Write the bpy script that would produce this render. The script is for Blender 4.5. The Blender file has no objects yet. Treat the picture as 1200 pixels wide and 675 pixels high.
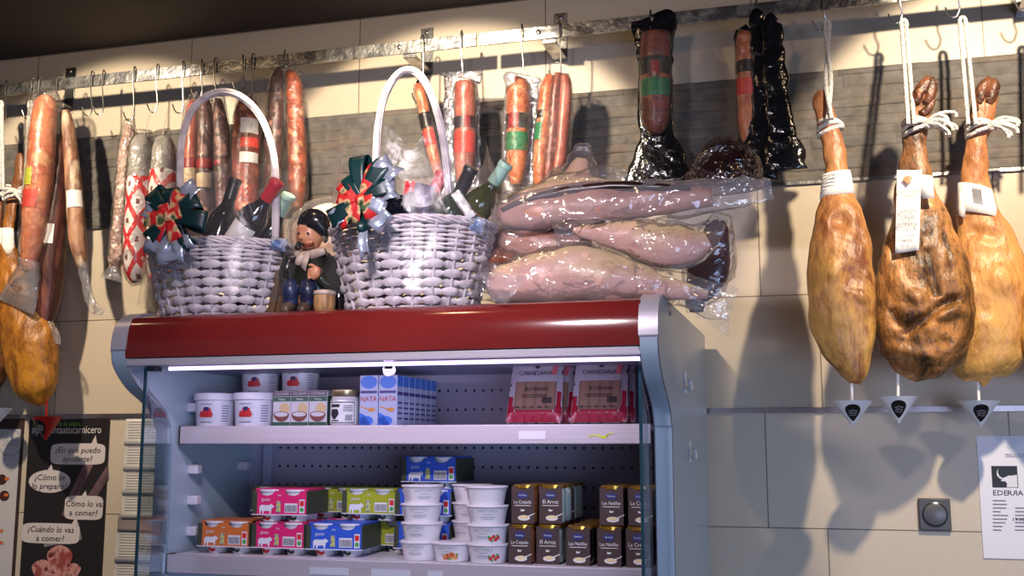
import bpy, bmesh, random
from math import *
from mathutils import Vector, Matrix, noise

random.seed(7)
scn = bpy.context.scene
COL = scn.collection
V = Vector

# ------------------------------------------------------------------ camera model (used as a measuring tool)
F = 1260.4; PITCH = radians(8.279); YAW = radians(15.853)
CAM = V((0, -3.0, 1.65))
fw = V((-sin(YAW) * cos(PITCH), cos(YAW) * cos(PITCH), sin(PITCH)))
rt = V((cos(YAW), sin(YAW), 0)); up = rt.cross(fw)
def ray(px, py): return fw + rt * ((px - 600) / F) + up * ((337.5 - py) / F)
def at(px, py, y):
    d = ray(px, py); return CAM + d * ((y - CAM.y) / d.y)
def atx(px, py, x):
    d = ray(px, py); return CAM + d * ((x - CAM.x) / d.x)
def mpp(p): return (p - CAM).dot(fw) / F          # metres per pixel at a point

# ------------------------------------------------------------------ materials
def _n(nt, t, **kw):
    n = nt.nodes.new(t)
    for k, v in kw.items(): setattr(n, k, v)
    return n
def rgb(c): return (c[0], c[1], c[2], 1)
def srgb(r, g, b):
    f = lambda c: ((c / 255 + .055) / 1.055) ** 2.4 if c > 10 else c / 255 / 12.92
    return (f(r), f(g), f(b))
def M(name, c1, c2=None, c3=None, rough=.5, metal=0, scale=8, detail=4, bump=0, bscale=None, spec=.5, coat=0,
      stretch=(1, 1, 1), emit=0, lo=.38, hi=.62, alpha=None):
    m = bpy.data.materials.new(name); m.use_nodes = True
    nt = m.node_tree; b = nt.nodes['Principled BSDF']
    b.inputs['Roughness'].default_value = rough; b.inputs['Metallic'].default_value = metal
    b.inputs['Specular IOR Level'].default_value = spec; b.inputs['Coat Weight'].default_value = coat
    b.inputs['Coat Roughness'].default_value = .08
    b.inputs['Base Color'].default_value = rgb(c1)
    if emit:
        b.inputs['Emission Color'].default_value = rgb(c1); b.inputs['Emission Strength'].default_value = emit
    if c2 or bump:
        tc = _n(nt, 'ShaderNodeTexCoord'); mp = _n(nt, 'ShaderNodeMapping'); mp.inputs['Scale'].default_value = stretch
        nt.links.new(tc.outputs['Object'], mp.inputs['Vector'])
    if c2:
        no = _n(nt, 'ShaderNodeTexNoise'); no.inputs['Scale'].default_value = scale; no.inputs['Detail'].default_value = detail
        nt.links.new(mp.outputs[0], no.inputs['Vector'])
        r = _n(nt, 'ShaderNodeValToRGB'); e = r.color_ramp.elements
        e[0].position = lo; e[0].color = rgb(c1); e[1].position = hi; e[1].color = rgb(c2)
        if c3: q = e.new(min(.98, hi + .12)); q.color = rgb(c3)
        nt.links.new(no.outputs['Fac'], r.inputs[0]); nt.links.new(r.outputs[0], b.inputs['Base Color'])
    if bump:
        n2 = _n(nt, 'ShaderNodeTexNoise'); n2.inputs['Scale'].default_value = bscale or scale * 3; n2.inputs['Detail'].default_value = 3
        nt.links.new(mp.outputs[0], n2.inputs['Vector'])
        bp = _n(nt, 'ShaderNodeBump'); bp.inputs['Strength'].default_value = bump; bp.inputs['Distance'].default_value = .01
        nt.links.new(n2.outputs['Fac'], bp.inputs['Height']); nt.links.new(bp.outputs[0], b.inputs['Normal'])
    return m
def clear(name, tint=(1, 1, 1), gloss=.10, milk=.05, milkc=(.85, .85, .9), rough=.12, bump=.6, bscale=35, fres=1.45, fmul=.55):
    """thin clear plastic film: see-through, with a fresnel gloss, a little haze and crinkle"""
    m = bpy.data.materials.new(name); m.use_nodes = True; nt = m.node_tree
    nt.nodes.clear(); out = _n(nt, 'ShaderNodeOutputMaterial')
    tr = _n(nt, 'ShaderNodeBsdfTransparent'); tr.inputs[0].default_value = rgb(tint)
    df = _n(nt, 'ShaderNodeBsdfDiffuse'); df.inputs[0].default_value = rgb(milkc)
    gl = _n(nt, 'ShaderNodeBsdfGlossy'); gl.inputs['Roughness'].default_value = rough
    m1 = _n(nt, 'ShaderNodeMixShader'); m1.inputs[0].default_value = milk
    nt.links.new(tr.outputs[0], m1.inputs[1]); nt.links.new(df.outputs[0], m1.inputs[2])
    fr = _n(nt, 'ShaderNodeFresnel'); fr.inputs[0].default_value = fres
    ma = _n(nt, 'ShaderNodeMath', operation='MULTIPLY_ADD'); ma.inputs[1].default_value = fmul; ma.inputs[2].default_value = gloss
    ma.use_clamp = True
    nt.links.new(fr.outputs[0], ma.inputs[0])
    m2 = _n(nt, 'ShaderNodeMixShader'); nt.links.new(ma.outputs[0], m2.inputs[0])
    nt.links.new(m1.outputs[0], m2.inputs[1]); nt.links.new(gl.outputs[0], m2.inputs[2]); nt.links.new(m2.outputs[0], out.inputs[0])
    if bump:
        tc = _n(nt, 'ShaderNodeTexCoord')
        no = _n(nt, 'ShaderNodeTexNoise'); no.inputs['Scale'].default_value = bscale; no.inputs['Detail'].default_value = 2
        no.inputs['Distortion'].default_value = 1.2
        nt.links.new(tc.outputs['Object'], no.inputs['Vector'])
        bp = _n(nt, 'ShaderNodeBump'); bp.inputs['Strength'].default_value = bump; bp.inputs['Distance'].default_value = .012
        nt.links.new(no.outputs['Fac'], bp.inputs['Height'])
        nt.links.new(bp.outputs[0], gl.inputs['Normal']); nt.links.new(bp.outputs[0], fr.inputs['Normal'])
    return m

# ------------------------------------------------------------------ mesh helpers (all in world coordinates)
def box(bm, x0, x1, y0, y1, z0, z1):
    v = [bm.verts.new((x, y, z)) for x in (x0, x1) for y in (y0, y1) for z in (z0, z1)]
    for f in ((0, 1, 3, 2), (4, 6, 7, 5), (0, 4, 5, 1), (2, 3, 7, 6), (0, 2, 6, 4), (1, 5, 7, 3)):
        bm.faces.new([v[i] for i in f])
def poly(bm, pts): return bm.faces.new([bm.verts.new(p) for p in pts])
def prism(bm, outline, axis, a, b):
    """extrude a 2-D outline along x ('x': outline is (y,z)), y ('y': (x,z)) or z ('z': (x,y))"""
    def mk(p, t): return {'x': (t, p[0], p[1]), 'y': (p[0], t, p[1]), 'z': (p[0], p[1], t)}[axis]
    A = [bm.verts.new(mk(p, a)) for p in outline]; B = [bm.verts.new(mk(p, b)) for p in outline]
    n = len(outline)
    bm.faces.new(A); bm.faces.new(B[::-1])
    for i in range(n): bm.faces.new([A[i], B[i], B[(i + 1) % n], A[(i + 1) % n]])
def lathe(bm, prof, c=(0, 0, 0), n=28, sx=1, sy=1, mat3=None):
    rings = []
    for r, z in prof:
        ring = []
        for i in range(n):
            t = 2 * pi * i / n; p = V((r * cos(t) * sx, r * sin(t) * sy, z))
            if mat3: p = mat3 @ p
            ring.append(bm.verts.new(p + V(c)))
        rings.append(ring)
    for a, b in zip(rings, rings[1:]):
        for i in range(n): bm.faces.new([a[i], a[(i + 1) % n], b[(i + 1) % n], b[i]])
    bm.faces.new(rings[0][::-1]); bm.faces.new(rings[-1])
def catmull(P, sub):
    """P: list of tuples of floats; returns the smooth interpolation"""
    out = []
    n = len(P)
    for i in range(n - 1):
        p0 = P[max(i - 1, 0)]; p1 = P[i]; p2 = P[i + 1]; p3 = P[min(i + 2, n - 1)]
        for s in range(sub):
            t = s / sub
            out.append(tuple(.5 * (2 * b + (c - a) * t + (2 * a - 5 * b + 4 * c - d) * t * t + (-a + 3 * b - 3 * c + d) * t ** 3)
                             for a, b, c, d in zip(p0, p1, p2, p3)))
    out.append(tuple(P[-1])); return out
def sweep(bm, pts, n=22, sub=5, amp=0, ns=12, seed=0, arc=None, caps=True, ref=V((0, 1, 0)), grow=0, wr=0, pw=1):
    """loft of elliptical rings along a path; pts = (Vector, half width, half depth)"""
    P = catmull([(p.x, p.y, p.z, a, b) for p, a, b in pts], sub) if sub > 1 else [(p.x, p.y, p.z, a, b) for p, a, b in pts]
    rings = []; N = len(P)
    for i, (x, y, z, a, b) in enumerate(P):
        c = V((x, y, z)); a = max(a, .0004) + grow; b = max(b, .0004) + grow
        T = V(P[min(i + 1, N - 1)][:3]) - V(P[max(i - 1, 0)][:3])
        if T.length < 1e-7: T = V((0, 0, -1))
        T.normalize(); D = ref - T * ref.dot(T); D.normalize(); S = T.cross(D)
        ring = []; m = n + 1 if arc else n
        for k in range(m):
            t = arc[0] + (arc[1] - arc[0]) * k / n if arc else 2 * pi * k / n
            ct, st = cos(t), sin(t)
            if pw != 1: ct = copysign(abs(ct) ** pw, ct); st = copysign(abs(st) ** pw, st)
            d = S * a * ct + D * b * st; q = c + d
            if amp:
                q += d.normalized() * amp * (noise.noise(q * ns + V((seed, seed * 1.7, 0))) + .5 * noise.noise(q * ns * 2.3 + V((0, seed, seed))))
            if wr:
                q += d.normalized() * wr * (1 - abs(noise.noise(V((q.x * 9, q.y * 9, q.z * 30)) + V((seed, 0, 3)))) * 3)
            ring.append(bm.verts.new(q))
        rings.append(ring)
    for r0, r1 in zip(rings, rings[1:]):
        for k in range(len(r0) if not arc else n):
            bm.faces.new([r0[k], r0[(k + 1) % len(r0)], r1[(k + 1) % len(r0)], r1[k]])
    if caps and not arc: bm.faces.new(rings[0][::-1]); bm.faces.new(rings[-1])
def tube(bm, pts, r, n=8, sub=4, ref=V((.13, 1, .07))):
    pts = [V(p) for p in pts]
    sweep(bm, [(p, r, r) for p in pts], n=n, sub=sub, ref=ref)
def PX(L, y, ratio=1.0):
    """(px, py, r_px [, depth ratio [, dy]]) -> sweep points on plane y"""
    out = []
    for t in L:
        dy = t[4] if len(t) > 4 else 0; k = t[3] if len(t) > 3 and t[3] is not None else ratio
        p = at(t[0], t[1], y + dy); s = mpp(p); out.append((p, t[2] * s, t[2] * s * k))
    return out
def rows(L, y, ratio):
    """(py, x_left, x_right [, dy]) silhouette rows -> sweep points"""
    return PX([((t[1] + t[2]) / 2, t[0], (t[2] - t[1]) / 2, None, t[3] if len(t) > 3 else 0) for t in L], y, ratio)
def sheet(bm, f, nu, nv):
    g = [[bm.verts.new(f(i / nu, j / nv)) for j in range(nv + 1)] for i in range(nu + 1)]
    for i in range(nu):
        for j in range(nv): bm.faces.new([g[i][j], g[i + 1][j], g[i + 1][j + 1], g[i][j + 1]])
def ball(bm, c, rx, ry=None, rz=None, n=16):
    ry = ry or rx; rz = rz or rx
    r = bmesh.ops.create_uvsphere(bm, u_segments=n, v_segments=max(6, n // 2), radius=1)
    for v in r['verts']: v.co = V((v.co.x * rx, v.co.y * ry, v.co.z * rz)) + V(c)
def text(bm, s, pos, size, align='CENTER', rot=None, sx=1.0, shear=0):
    cu = bpy.data.curves.new('t', 'FONT'); cu.body = s; cu.size = size; cu.align_x = align; cu.resolution_u = 2; cu.shear = shear
    o = bpy.data.objects.new('t', cu); me = o.to_mesh()
    t = bmesh.new(); t.from_mesh(me); o.to_mesh_clear()
    R = (rot or Matrix.Identity(4)) @ Matrix.Rotation(pi / 2, 4, 'X')
    t.transform(Matrix.Translation(pos) @ R @ Matrix.Diagonal((sx, 1, 1, 1)))
    me2 = bpy.data.meshes.new('t'); t.to_mesh(me2); t.free(); bm.from_mesh(me2)
    bpy.data.meshes.remove(me2); bpy.data.objects.remove(o); bpy.data.curves.remove(cu)

def B(): return bmesh.new()
def rootloc(o):
    while o.parent: o = o.parent
    return o.location
def obj(name, bm, mat, parent=None, loc=None, smooth=40, bev=0, solid=0, sub=0):
    """one mesh object; bm is in world coordinates (or local ones if loc is given without a parent)"""
    if parent is not None: bmesh.ops.translate(bm, verts=bm.verts, vec=-rootloc(parent))
    elif loc is not None: bmesh.ops.translate(bm, verts=bm.verts, vec=-V(loc))
    bmesh.ops.recalc_face_normals(bm, faces=bm.faces)
    me = bpy.data.meshes.new(name); bm.to_mesh(me); bm.free()
    me.materials.append(mat)
    if smooth:
        for p in me.polygons: p.use_smooth = True
        me.set_sharp_from_angle(angle=radians(smooth))
    o = bpy.data.objects.new(name, me); COL.objects.link(o)
    if parent is not None: o.parent = parent
    elif loc is not None: o.location = loc
    if solid: md = o.modifiers.new('s', 'SOLIDIFY'); md.thickness = solid; md.offset = 0
    if bev: md = o.modifiers.new('b', 'BEVEL'); md.width = bev; md.segments = 2; md.limit_method = 'ANGLE'
    if sub: md = o.modifiers.new('u', 'SUBSURF'); md.levels = sub; md.render_levels = sub
    return o
def tag(o, label, cat, group=None):
    o['label'] = label; o['category'] = cat
    if group: o['group'] = group
    return o
def thing(name, label, cat, loc=(0, 0, 0), group=None):
    o = bpy.data.objects.new(name, None); COL.objects.link(o); o.location = loc; o.empty_display_size = .05
    return tag(o, label, cat, group)
def struct(name, bm, mat, smooth=30, bev=0):
    o = obj(name, bm, mat, None, None, smooth, bev); o['kind'] = 'structure'; return o
def dup(o, loc=None, rz=None, label=None, group=None, mats=None, parent=None):
    c = o.copy(); COL.objects.link(c)
    if parent: c.parent = parent
    if loc is not None: c.location = loc
    if rz is not None: c.rotation_euler.z = rz
    if label: c['label'] = label
    if group: c['group'] = group
    if mats and c.type == 'MESH':
        for k, m in mats.items():
            if o.name.split('.')[0] == k: c.material_slots[0].link = 'OBJECT'; c.material_slots[0].material = m
    for ch in list(o.children): dup(ch, parent=c, mats=mats)
    return c

# ------------------------------------------------------------------ material library
WHITE = M('white_plastic', (.82, .82, .84), rough=.35)
PAPER = M('white_paper', (.84, .82, .8), (.76, .74, .72), rough=.8, scale=30)
BLACK = M('black_ink', (.012, .012, .014), rough=.5)
INKG = M('grey_ink', (.25, .25, .27), rough=.7)
STEEL = M('worn_steel', (.5, .5, .5), (.22, .22, .22), rough=.32, metal=1, scale=22, bump=.1)
STEELW = M('galvanised_steel', (.50, .50, .48), (.2, .2, .21), rough=.36, metal=1, scale=30, lo=.4, hi=.6, bump=.15)
WIRE = M('hook_wire', (.30, .29, .28), rough=.3, metal=1)
ALU = M('brushed_aluminium', (.58, .54, .60), (.50, .47, .53), rough=.38, metal=.3, scale=6, stretch=(1, 40, 200))
CASE = M('case_paint', (.37, .46, .54), rough=.3, spec=.5, coat=.2)
CASEIN = M('case_inner_paint', (.36, .37, .50), rough=.4)
REDP = M('red_enamel', (.20, .018, .016), (.165, .015, .014), rough=.14, scale=3, coat=.4)
ROPE = M('white_cotton_rope', (.86, .84, .8), (.68, .65, .6), rough=.9, scale=120, bump=.8, bscale=220)
CLEAR = clear('clear_film')
CRINK = clear('crinkled_vacuum_film', gloss=.05, milk=.05, bump=.8, bscale=20, rough=.1)
SAUSF = clear('sausage_film', gloss=.06, milk=.02, bump=1.0, bscale=55, rough=.1)
SKINF = clear('tight_vacuum_film', gloss=.06, milk=.012, bump=1.0, bscale=75, rough=.1)
NETF = clear('thin_net_film', gloss=.05, milk=.01, bump=.5, bscale=40, rough=.14)
MILKY = clear('milky_film', gloss=.07, milk=.13, bump=.8, bscale=18, milkc=(.8, .78, .85))
GREYFILM = clear('silvery_film', tint=(.9, .9, .95), gloss=.25, milk=.28, milkc=(.35, .36, .42), bump=1.0, bscale=30)
BLACKFILM = M('black_vacuum_film', (.006, .006, .008), rough=.16, bump=.7, bscale=26, spec=.6)
DARKFILM = clear('smoky_film', tint=(.5, .45, .48), gloss=.12, milk=.10, milkc=(.05, .04, .05), bump=1.0, bscale=30)
GLASS = clear('case_glass', tint=(.86, .92, .95), gloss=.035, milk=.0, bump=0, rough=.02, fmul=.55)
GLASSEDGE = M('glass_edge', (.02, .06, .08), rough=.15)

C_CH = srgb(196, 92, 52)
SAUS_OR = M('orange_sausage', srgb(216, 128, 78), srgb(188, 92, 58), srgb(232, 168, 120), rough=.35, scale=16, bump=.2, lo=.42, hi=.53)
SAUS_PK = M('pink_sausage', srgb(196, 112, 88), srgb(170, 84, 66), rough=.35, scale=16, bump=.2, lo=.42, hi=.53)
SAUS_RB = M('red_brown_sausage', srgb(140, 60, 38), srgb(98, 38, 26), srgb(185, 110, 75), rough=.35, scale=20, bump=.3, lo=.42, hi=.53)
SAUS_DK = M('dark_salami', srgb(104, 62, 56), srgb(66, 38, 38), srgb(166, 120, 104), rough=.35, scale=26, bump=.35, lo=.42, hi=.53)
SAUS_RED = M('russet_sausage', srgb(186, 92, 54), srgb(136, 56, 34), srgb(224, 158, 110), rough=.3, scale=30, bump=.4, lo=.42, hi=.53)
SAUS_TAN = M('tan_cured_sausage', srgb(170, 128, 100), srgb(112, 74, 56), srgb(214, 190, 160), rough=.5, scale=18, bump=.4, stretch=(1, 1, .35), lo=.42, hi=.53)
SAUS_WH = M('white_moulded_sausage', srgb(205, 180, 165), srgb(160, 112, 98), srgb(232, 222, 210), rough=.55, scale=45, bump=.7, bscale=70, lo=.42, hi=.53)
SAUS_GR = M('grey_moulded_salami', srgb(160, 155, 148), srgb(112, 106, 102), srgb(200, 196, 188), rough=.6, scale=24, bump=.5)
LOIN = M('dark_cured_loin', srgb(88, 44, 38), srgb(54, 26, 26), srgb(130, 78, 66), rough=.38, scale=14, stretch=(1, 1, .3), bump=.3, lo=.42, hi=.53)
L_RED = M('red_label', srgb(228, 62, 42), rough=.4); L_GRN = M('green_label', srgb(22, 122, 74), rough=.4)
L_BLK = M('black_label', srgb(28, 18, 18), rough=.4); L_WHT = M('white_label', srgb(232, 228, 222), rough=.5)
L_LIME = M('lime_label', srgb(196, 196, 60), rough=.4); L_CRM = M('cream_label', srgb(214, 188, 150), rough=.5)
L_DRD = M('deep_red_label', srgb(150, 20, 28), rough=.4)

def ham_mat(name, top, mid, low, dark, damt=.45, seed=0, speck=None):
    m = bpy.data.materials.new(name); m.use_nodes = True; nt = m.node_tree; b = nt.nodes['Principled BSDF']; L = nt.links.new
    tc = _n(nt, 'ShaderNodeTexCoord'); sp = _n(nt, 'ShaderNodeSeparateXYZ'); L(tc.outputs['Generated'], sp.inputs[0])
    mp = _n(nt, 'ShaderNodeMapping'); mp.inputs['Location'].default_value = (seed, seed * .7, 0); L(tc.outputs['Object'], mp.inputs[0])
    n1 = _n(nt, 'ShaderNodeTexNoise'); n1.inputs['Scale'].default_value = 7; n1.inputs['Detail'].default_value = 5; L(mp.outputs[0], n1.inputs[0])
    ad = _n(nt, 'ShaderNodeMath', operation='MULTIPLY_ADD'); L(n1.outputs[0], ad.inputs[0]); ad.inputs[1].default_value = .5; ad.inputs[2].default_value = -.25
    su = _n(nt, 'ShaderNodeMath', operation='ADD'); L(sp.outputs[2], su.inputs[0]); L(ad.outputs[0], su.inputs[1])
    r = _n(nt, 'ShaderNodeValToRGB'); e = r.color_ramp.elements
    e[0].position = .18; e[0].color = rgb(low); e[1].position = .92; e[1].color = rgb(top); q = e.new(.55); q.color = rgb(mid)
    L(su.outputs[0], r.inputs[0])
    n2 = _n(nt, 'ShaderNodeTexNoise'); n2.inputs['Scale'].default_value = 13; n2.inputs['Detail'].default_value = 9; n2.inputs['Roughness'].default_value = .74
    n2.inputs['Distortion'].default_value = .6
    mp2 = _n(nt, 'ShaderNodeMapping'); mp2.inputs['Scale'].default_value = (1, 1, .45); mp2.inputs['Location'].default_value = (seed * 2, 3, seed)
    L(tc.outputs['Object'], mp2.inputs[0]); L(mp2.outputs[0], n2.inputs[0])
    r2 = _n(nt, 'ShaderNodeValToRGB'); f = r2.color_ramp.elements
    f[0].position = .42 + (.5 - damt) * .5; f[0].color = (0, 0, 0, 1); f[1].position = f[0].position + .18; f[1].color = (1, 1, 1, 1)
    L(n2.outputs[0], r2.inputs[0])
    mx = _n(nt, 'ShaderNodeMix', data_type='RGBA'); L(r2.outputs[0], mx.inputs[0]); L(r.outputs[0], mx.inputs[6]); mx.inputs[7].default_value = rgb(dark)
    last = mx.outputs[2]
    if speck:
        n3 = _n(nt, 'ShaderNodeTexNoise'); n3.inputs['Scale'].default_value = 90; n3.inputs['Detail'].default_value = 2; L(mp.outputs[0], n3.inputs[0])
        r3 = _n(nt, 'ShaderNodeValToRGB'); g = r3.color_ramp.elements; g[0].position = .6; g[0].color = (0, 0, 0, 1); g[1].position = .68; g[1].color = (.8, .8, .8, 1)
        L(n3.outputs[0], r3.inputs[0])
        m3 = _n(nt, 'ShaderNodeMix', data_type='RGBA'); L(r3.outputs[0], m3.inputs[0]); L(last, m3.inputs[6]); m3.inputs[7].default_value = rgb(speck); last = m3.outputs[2]
    L(last, b.inputs['Base Color']); b.inputs['Roughness'].default_value = .42
    b.inputs['Subsurface Weight'].default_value = 0
    ng = _n(nt, 'ShaderNodeTexNoise'); ng.inputs['Scale'].default_value = 26; ng.inputs['Detail'].default_value = 6; L(mp2.outputs[0], ng.inputs[0])
    bp = _n(nt, 'ShaderNodeBump'); bp.inputs['Strength'].default_value = .85; bp.inputs['Distance'].default_value = .014
    L(ng.outputs[0], bp.inputs['Height']); L(bp.outputs[0], b.inputs['Normal'])
    return m

# ------------------------------------------------------------------ the room
def tile_mat():
    m = bpy.data.materials.new('cream_wall_tiles'); m.use_nodes = True; nt = m.node_tree; b = nt.nodes['Principled BSDF']; L = nt.links.new
    tc = _n(nt, 'ShaderNodeTexCoord'); mp = _n(nt, 'ShaderNodeMapping', vector_type='POINT')
    sx = _n(nt, 'ShaderNodeSeparateXYZ'); cx = _n(nt, 'ShaderNodeCombineXYZ'); L(tc.outputs['Object'], sx.inputs[0])
    ax = _n(nt, 'ShaderNodeMath', operation='ADD'); ax.inputs[1].default_value = .142 + .605 * 20; L(sx.outputs[0], ax.inputs[0])
    az = _n(nt, 'ShaderNodeMath', operation='ADD'); az.inputs[1].default_value = .311 * 4 - 1.431 + .311; L(sx.outputs[2], az.inputs[0])
    L(ax.outputs[0], cx.inputs[0]); L(az.outputs[0], cx.inputs[1])
    br = _n(nt, 'ShaderNodeTexBrick', offset=.75, offset_frequency=2, squash=1)
    br.inputs['Scale'].default_value = 1; br.inputs['Mortar Size'].default_value = .0016; br.inputs['Mortar Smooth'].default_value = .1
    br.inputs['Brick Width'].default_value = .605; br.inputs['Row Height'].default_value = .311; br.inputs['Bias'].default_value = 0
    br.inputs['Color1'].default_value = rgb(srgb(202, 188, 166)); br.inputs['Color2'].default_value = rgb(srgb(207, 193, 171)); br.inputs['Mortar'].default_value = rgb(srgb(120, 106, 90))
    L(cx.outputs[0], br.inputs[0])
    no = _n(nt, 'ShaderNodeTexNoise'); no.inputs['Scale'].default_value = 60; no.inputs['Detail'].default_value = 3; L(tc.outputs['Object'], no.inputs[0])
    mx = _n(nt, 'ShaderNodeMix', data_type='RGBA', blend_type='MULTIPLY'); mx.inputs[0].default_value = .12
    L(br.outputs[0], mx.inputs[6]); L(no.outputs[1], mx.inputs[7]); L(mx.outputs[2], b.inputs['Base Color'])
    b.inputs['Roughness'].default_value = .42
    bp = _n(nt, 'ShaderNodeBump'); bp.inputs['Strength'].default_value = .5; bp.inputs['Distance'].default_value = .002; bp.invert = True
    L(br.outputs['Fac'], bp.inputs['Height']); L(bp.outputs[0], b.inputs['Normal'])
    return m
bm = B(); box(bm, -4.2, 2.2, 0, .12, 0, 3.0); struct('wall_back', bm, tile_mat())
bm = B(); box(bm, -4.2, 2.2, -4.4, .12, 2.988, 3.08); struct('ceiling', bm, M('dark_ceiling_paint', (.034, .025, .023), rough=.7))
bm = B(); box(bm, -4.2, 2.2, -4.4, .12, -.06, 0); struct('floor', bm, M('grey_floor_tile', (.25, .24, .23), (.2, .19, .18), rough=.4, scale=3))
# split-stone band between z 2.364 and 2.675
STONE_Z0, STONE_Z1 = 2.366, 2.675
bm = B(); random.seed(3)
z = STONE_Z0; hs = []
while z < STONE_Z1 - .012:
    h = random.choice((.024, .028, .032, .036)); h = min(h, STONE_Z1 - z)
    if STONE_Z1 - z - h < .014: h = STONE_Z1 - z
    x = -4.2 + random.random() * .2
    while x < 2.0:
        w = random.choice((.1, .16, .22, .3)) ; d = .005 + .004 * random.random()
        x1 = min(x + w, 2.1); nu = max(2, int((x1 - x) / .02))
        def f(u, v, x=x, x1=x1, z=z, h=h, d=d):
            e = min(1, .72 + 14 * min(u, 1 - u) * (x1 - x) / .05, .72 + 9 * min(v, 1 - v)); px_, pz_ = x + (x1 - x) * u, z + h * v
            return (px_, -.002 - e * (d + .003 * noise.noise(V((px_ * 40, pz_ * 60, 0)))), pz_)
        sheet(bm, f, nu, 8); x = x1
    z += h
def stone_mat():
    m = bpy.data.materials.new('split_stone'); m.use_nodes = True; nt = m.node_tree; b = nt.nodes['Principled BSDF']; L = nt.links.new
    ge = _n(nt, 'ShaderNodeNewGeometry'); tc = _n(nt, 'ShaderNodeTexCoord')
    r = _n(nt, 'ShaderNodeValToRGB'); e = r.color_ramp.elements
    e[0].position = 0; e[0].color = rgb(srgb(106, 102, 97)); e[1].position = 1; e[1].color = rgb(srgb(120, 108, 96)); q = e.new(.5); q.color = rgb(srgb(114, 109, 103))
    L(ge.outputs['Random Per Island'], r.inputs[0])
    no = _n(nt, 'ShaderNodeTexNoise'); no.inputs['Scale'].default_value = 30; no.inputs['Detail'].default_value = 6; L(tc.outputs['Object'], no.inputs[0])
    rr = _n(nt, 'ShaderNodeValToRGB'); rr.color_ramp.elements[0].position = .3; rr.color_ramp.elements[0].color = (.6, .6, .6, 1); rr.color_ramp.elements[1].position = .7
    L(no.outputs[0], rr.inputs[0])
    mx = _n(nt, 'ShaderNodeMix', data_type='RGBA', blend_type='MULTIPLY'); mx.inputs[0].default_value = 1; L(r.outputs[0], mx.inputs[6]); L(rr.outputs[0], mx.inputs[7])
    L(mx.outputs[2], b.inputs['Base Color']); b.inputs['Roughness'].default_value = .75
    bp = _n(nt, 'ShaderNodeBump'); bp.inputs['Strength'].default_value = .8; bp.inputs['Distance'].default_value = .006
    L(no.outputs[0], bp.inputs['Height']); L(bp.outputs[0], b.inputs['Normal'])
    return m
struct('trim_1', bm, stone_mat(), smooth=60)
bm = B(); box(bm, -4.2, 2.1, -.009, 0, 2.358, 2.367); struct('trim_2', bm, STEEL)
bm = B(); box(bm, -4.2, 2.1, -.007, 0, 1.734, 1.748); struct('trim_3', bm, M('pinkish_steel_trim', (.5, .42, .42), (.3, .25, .27), rough=.25, metal=.9, scale=4))

# ------------------------------------------------------------------ the hanging rail with brackets
RY = -.15; RZ0, RZ1 = 2.795, 2.834
def rail(x0, x1, brs, label):
    t = thing('meat_rail', label, 'rail', ((x0 + x1) / 2, 0, RZ0), 'steel rail lengths')
    bm = B(); box(bm, x0, x1, RY - .003, RY + .003, RZ0, RZ1); obj('rail_bar', bm, STEELW, t, bev=.001)
    for x in brs:
        bm = B()
        box(bm, x - .02, x + .02, -.004, 0, RZ0 - .02, 2.93)          # wall plate
        box(bm, x - .02, x + .02, RY + .003, 0, RZ0 - .012, RZ0 - .006)  # arm
        box(bm, x - .02, x + .02, RY + .0035, RY + .0075, RZ0 - .012, RZ1)
        br = obj('bracket', bm, STEEL, t, bev=.001)
        bm = B(); lathe(bm, [(.006, 0), (.006, .003), (.003, .005)], (0, 0, 0), 12, mat3=Matrix.Rotation(pi / 2, 3, 'X'))
        bmesh.ops.translate(bm, verts=bm.verts, vec=(x, -.004, 2.915)); obj('screw', bm, WIRE, br)
        bm = B(); lathe(bm, [(.007, 0), (.007, .004), (.003, .006)], (x - .03, RY - .003, RZ1 - .018), 12, mat3=Matrix.Rotation(pi / 2, 3, 'X'))
        obj('bolt', bm, WIRE, br)
XG = at(560, 45, RY).x
rail(-4.1, XG - .004, [-3.6, -2.425, -1.125], 'left length of the worn steel hanging rail above the stone band')
rail(XG + .004, 2.0, [-.70, .565], 'right length of the worn steel hanging rail above the hams')

HOOKG = 'steel meat hooks on the rail'
def hook(px, label, length=.16, rot=0, dz=0, flip=1):
    x = at(px, 90, RY).x; c = V((x, RY, RZ1 + .004))
    R = Matrix.Rotation(rot, 3, 'Z'); l = length
    loc = [(0, .012, -.03), (0, .013, -.012), (0, .008, .004), (0, 0, .008), (0, -.009, .004), (0, -.013, -.012), (0, -.012, -.05), (.004 * flip, -.006, -l * .7),
           (.004 * flip, -.002, -l + .02), (-.002 * flip, 0, -l + .004), (-.012 * flip, 0, -l), (-.022 * flip, 0, -l + .008), (-.03 * flip, -.002, -l + .028)]
    bm = B(); tube(bm, [c + R @ V(p) for p in loc], .0022, n=7, sub=4)
    o = obj('meat_hook', bm, WIRE, None, c); return tag(o, label, 'hook', HOOKG)

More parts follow.
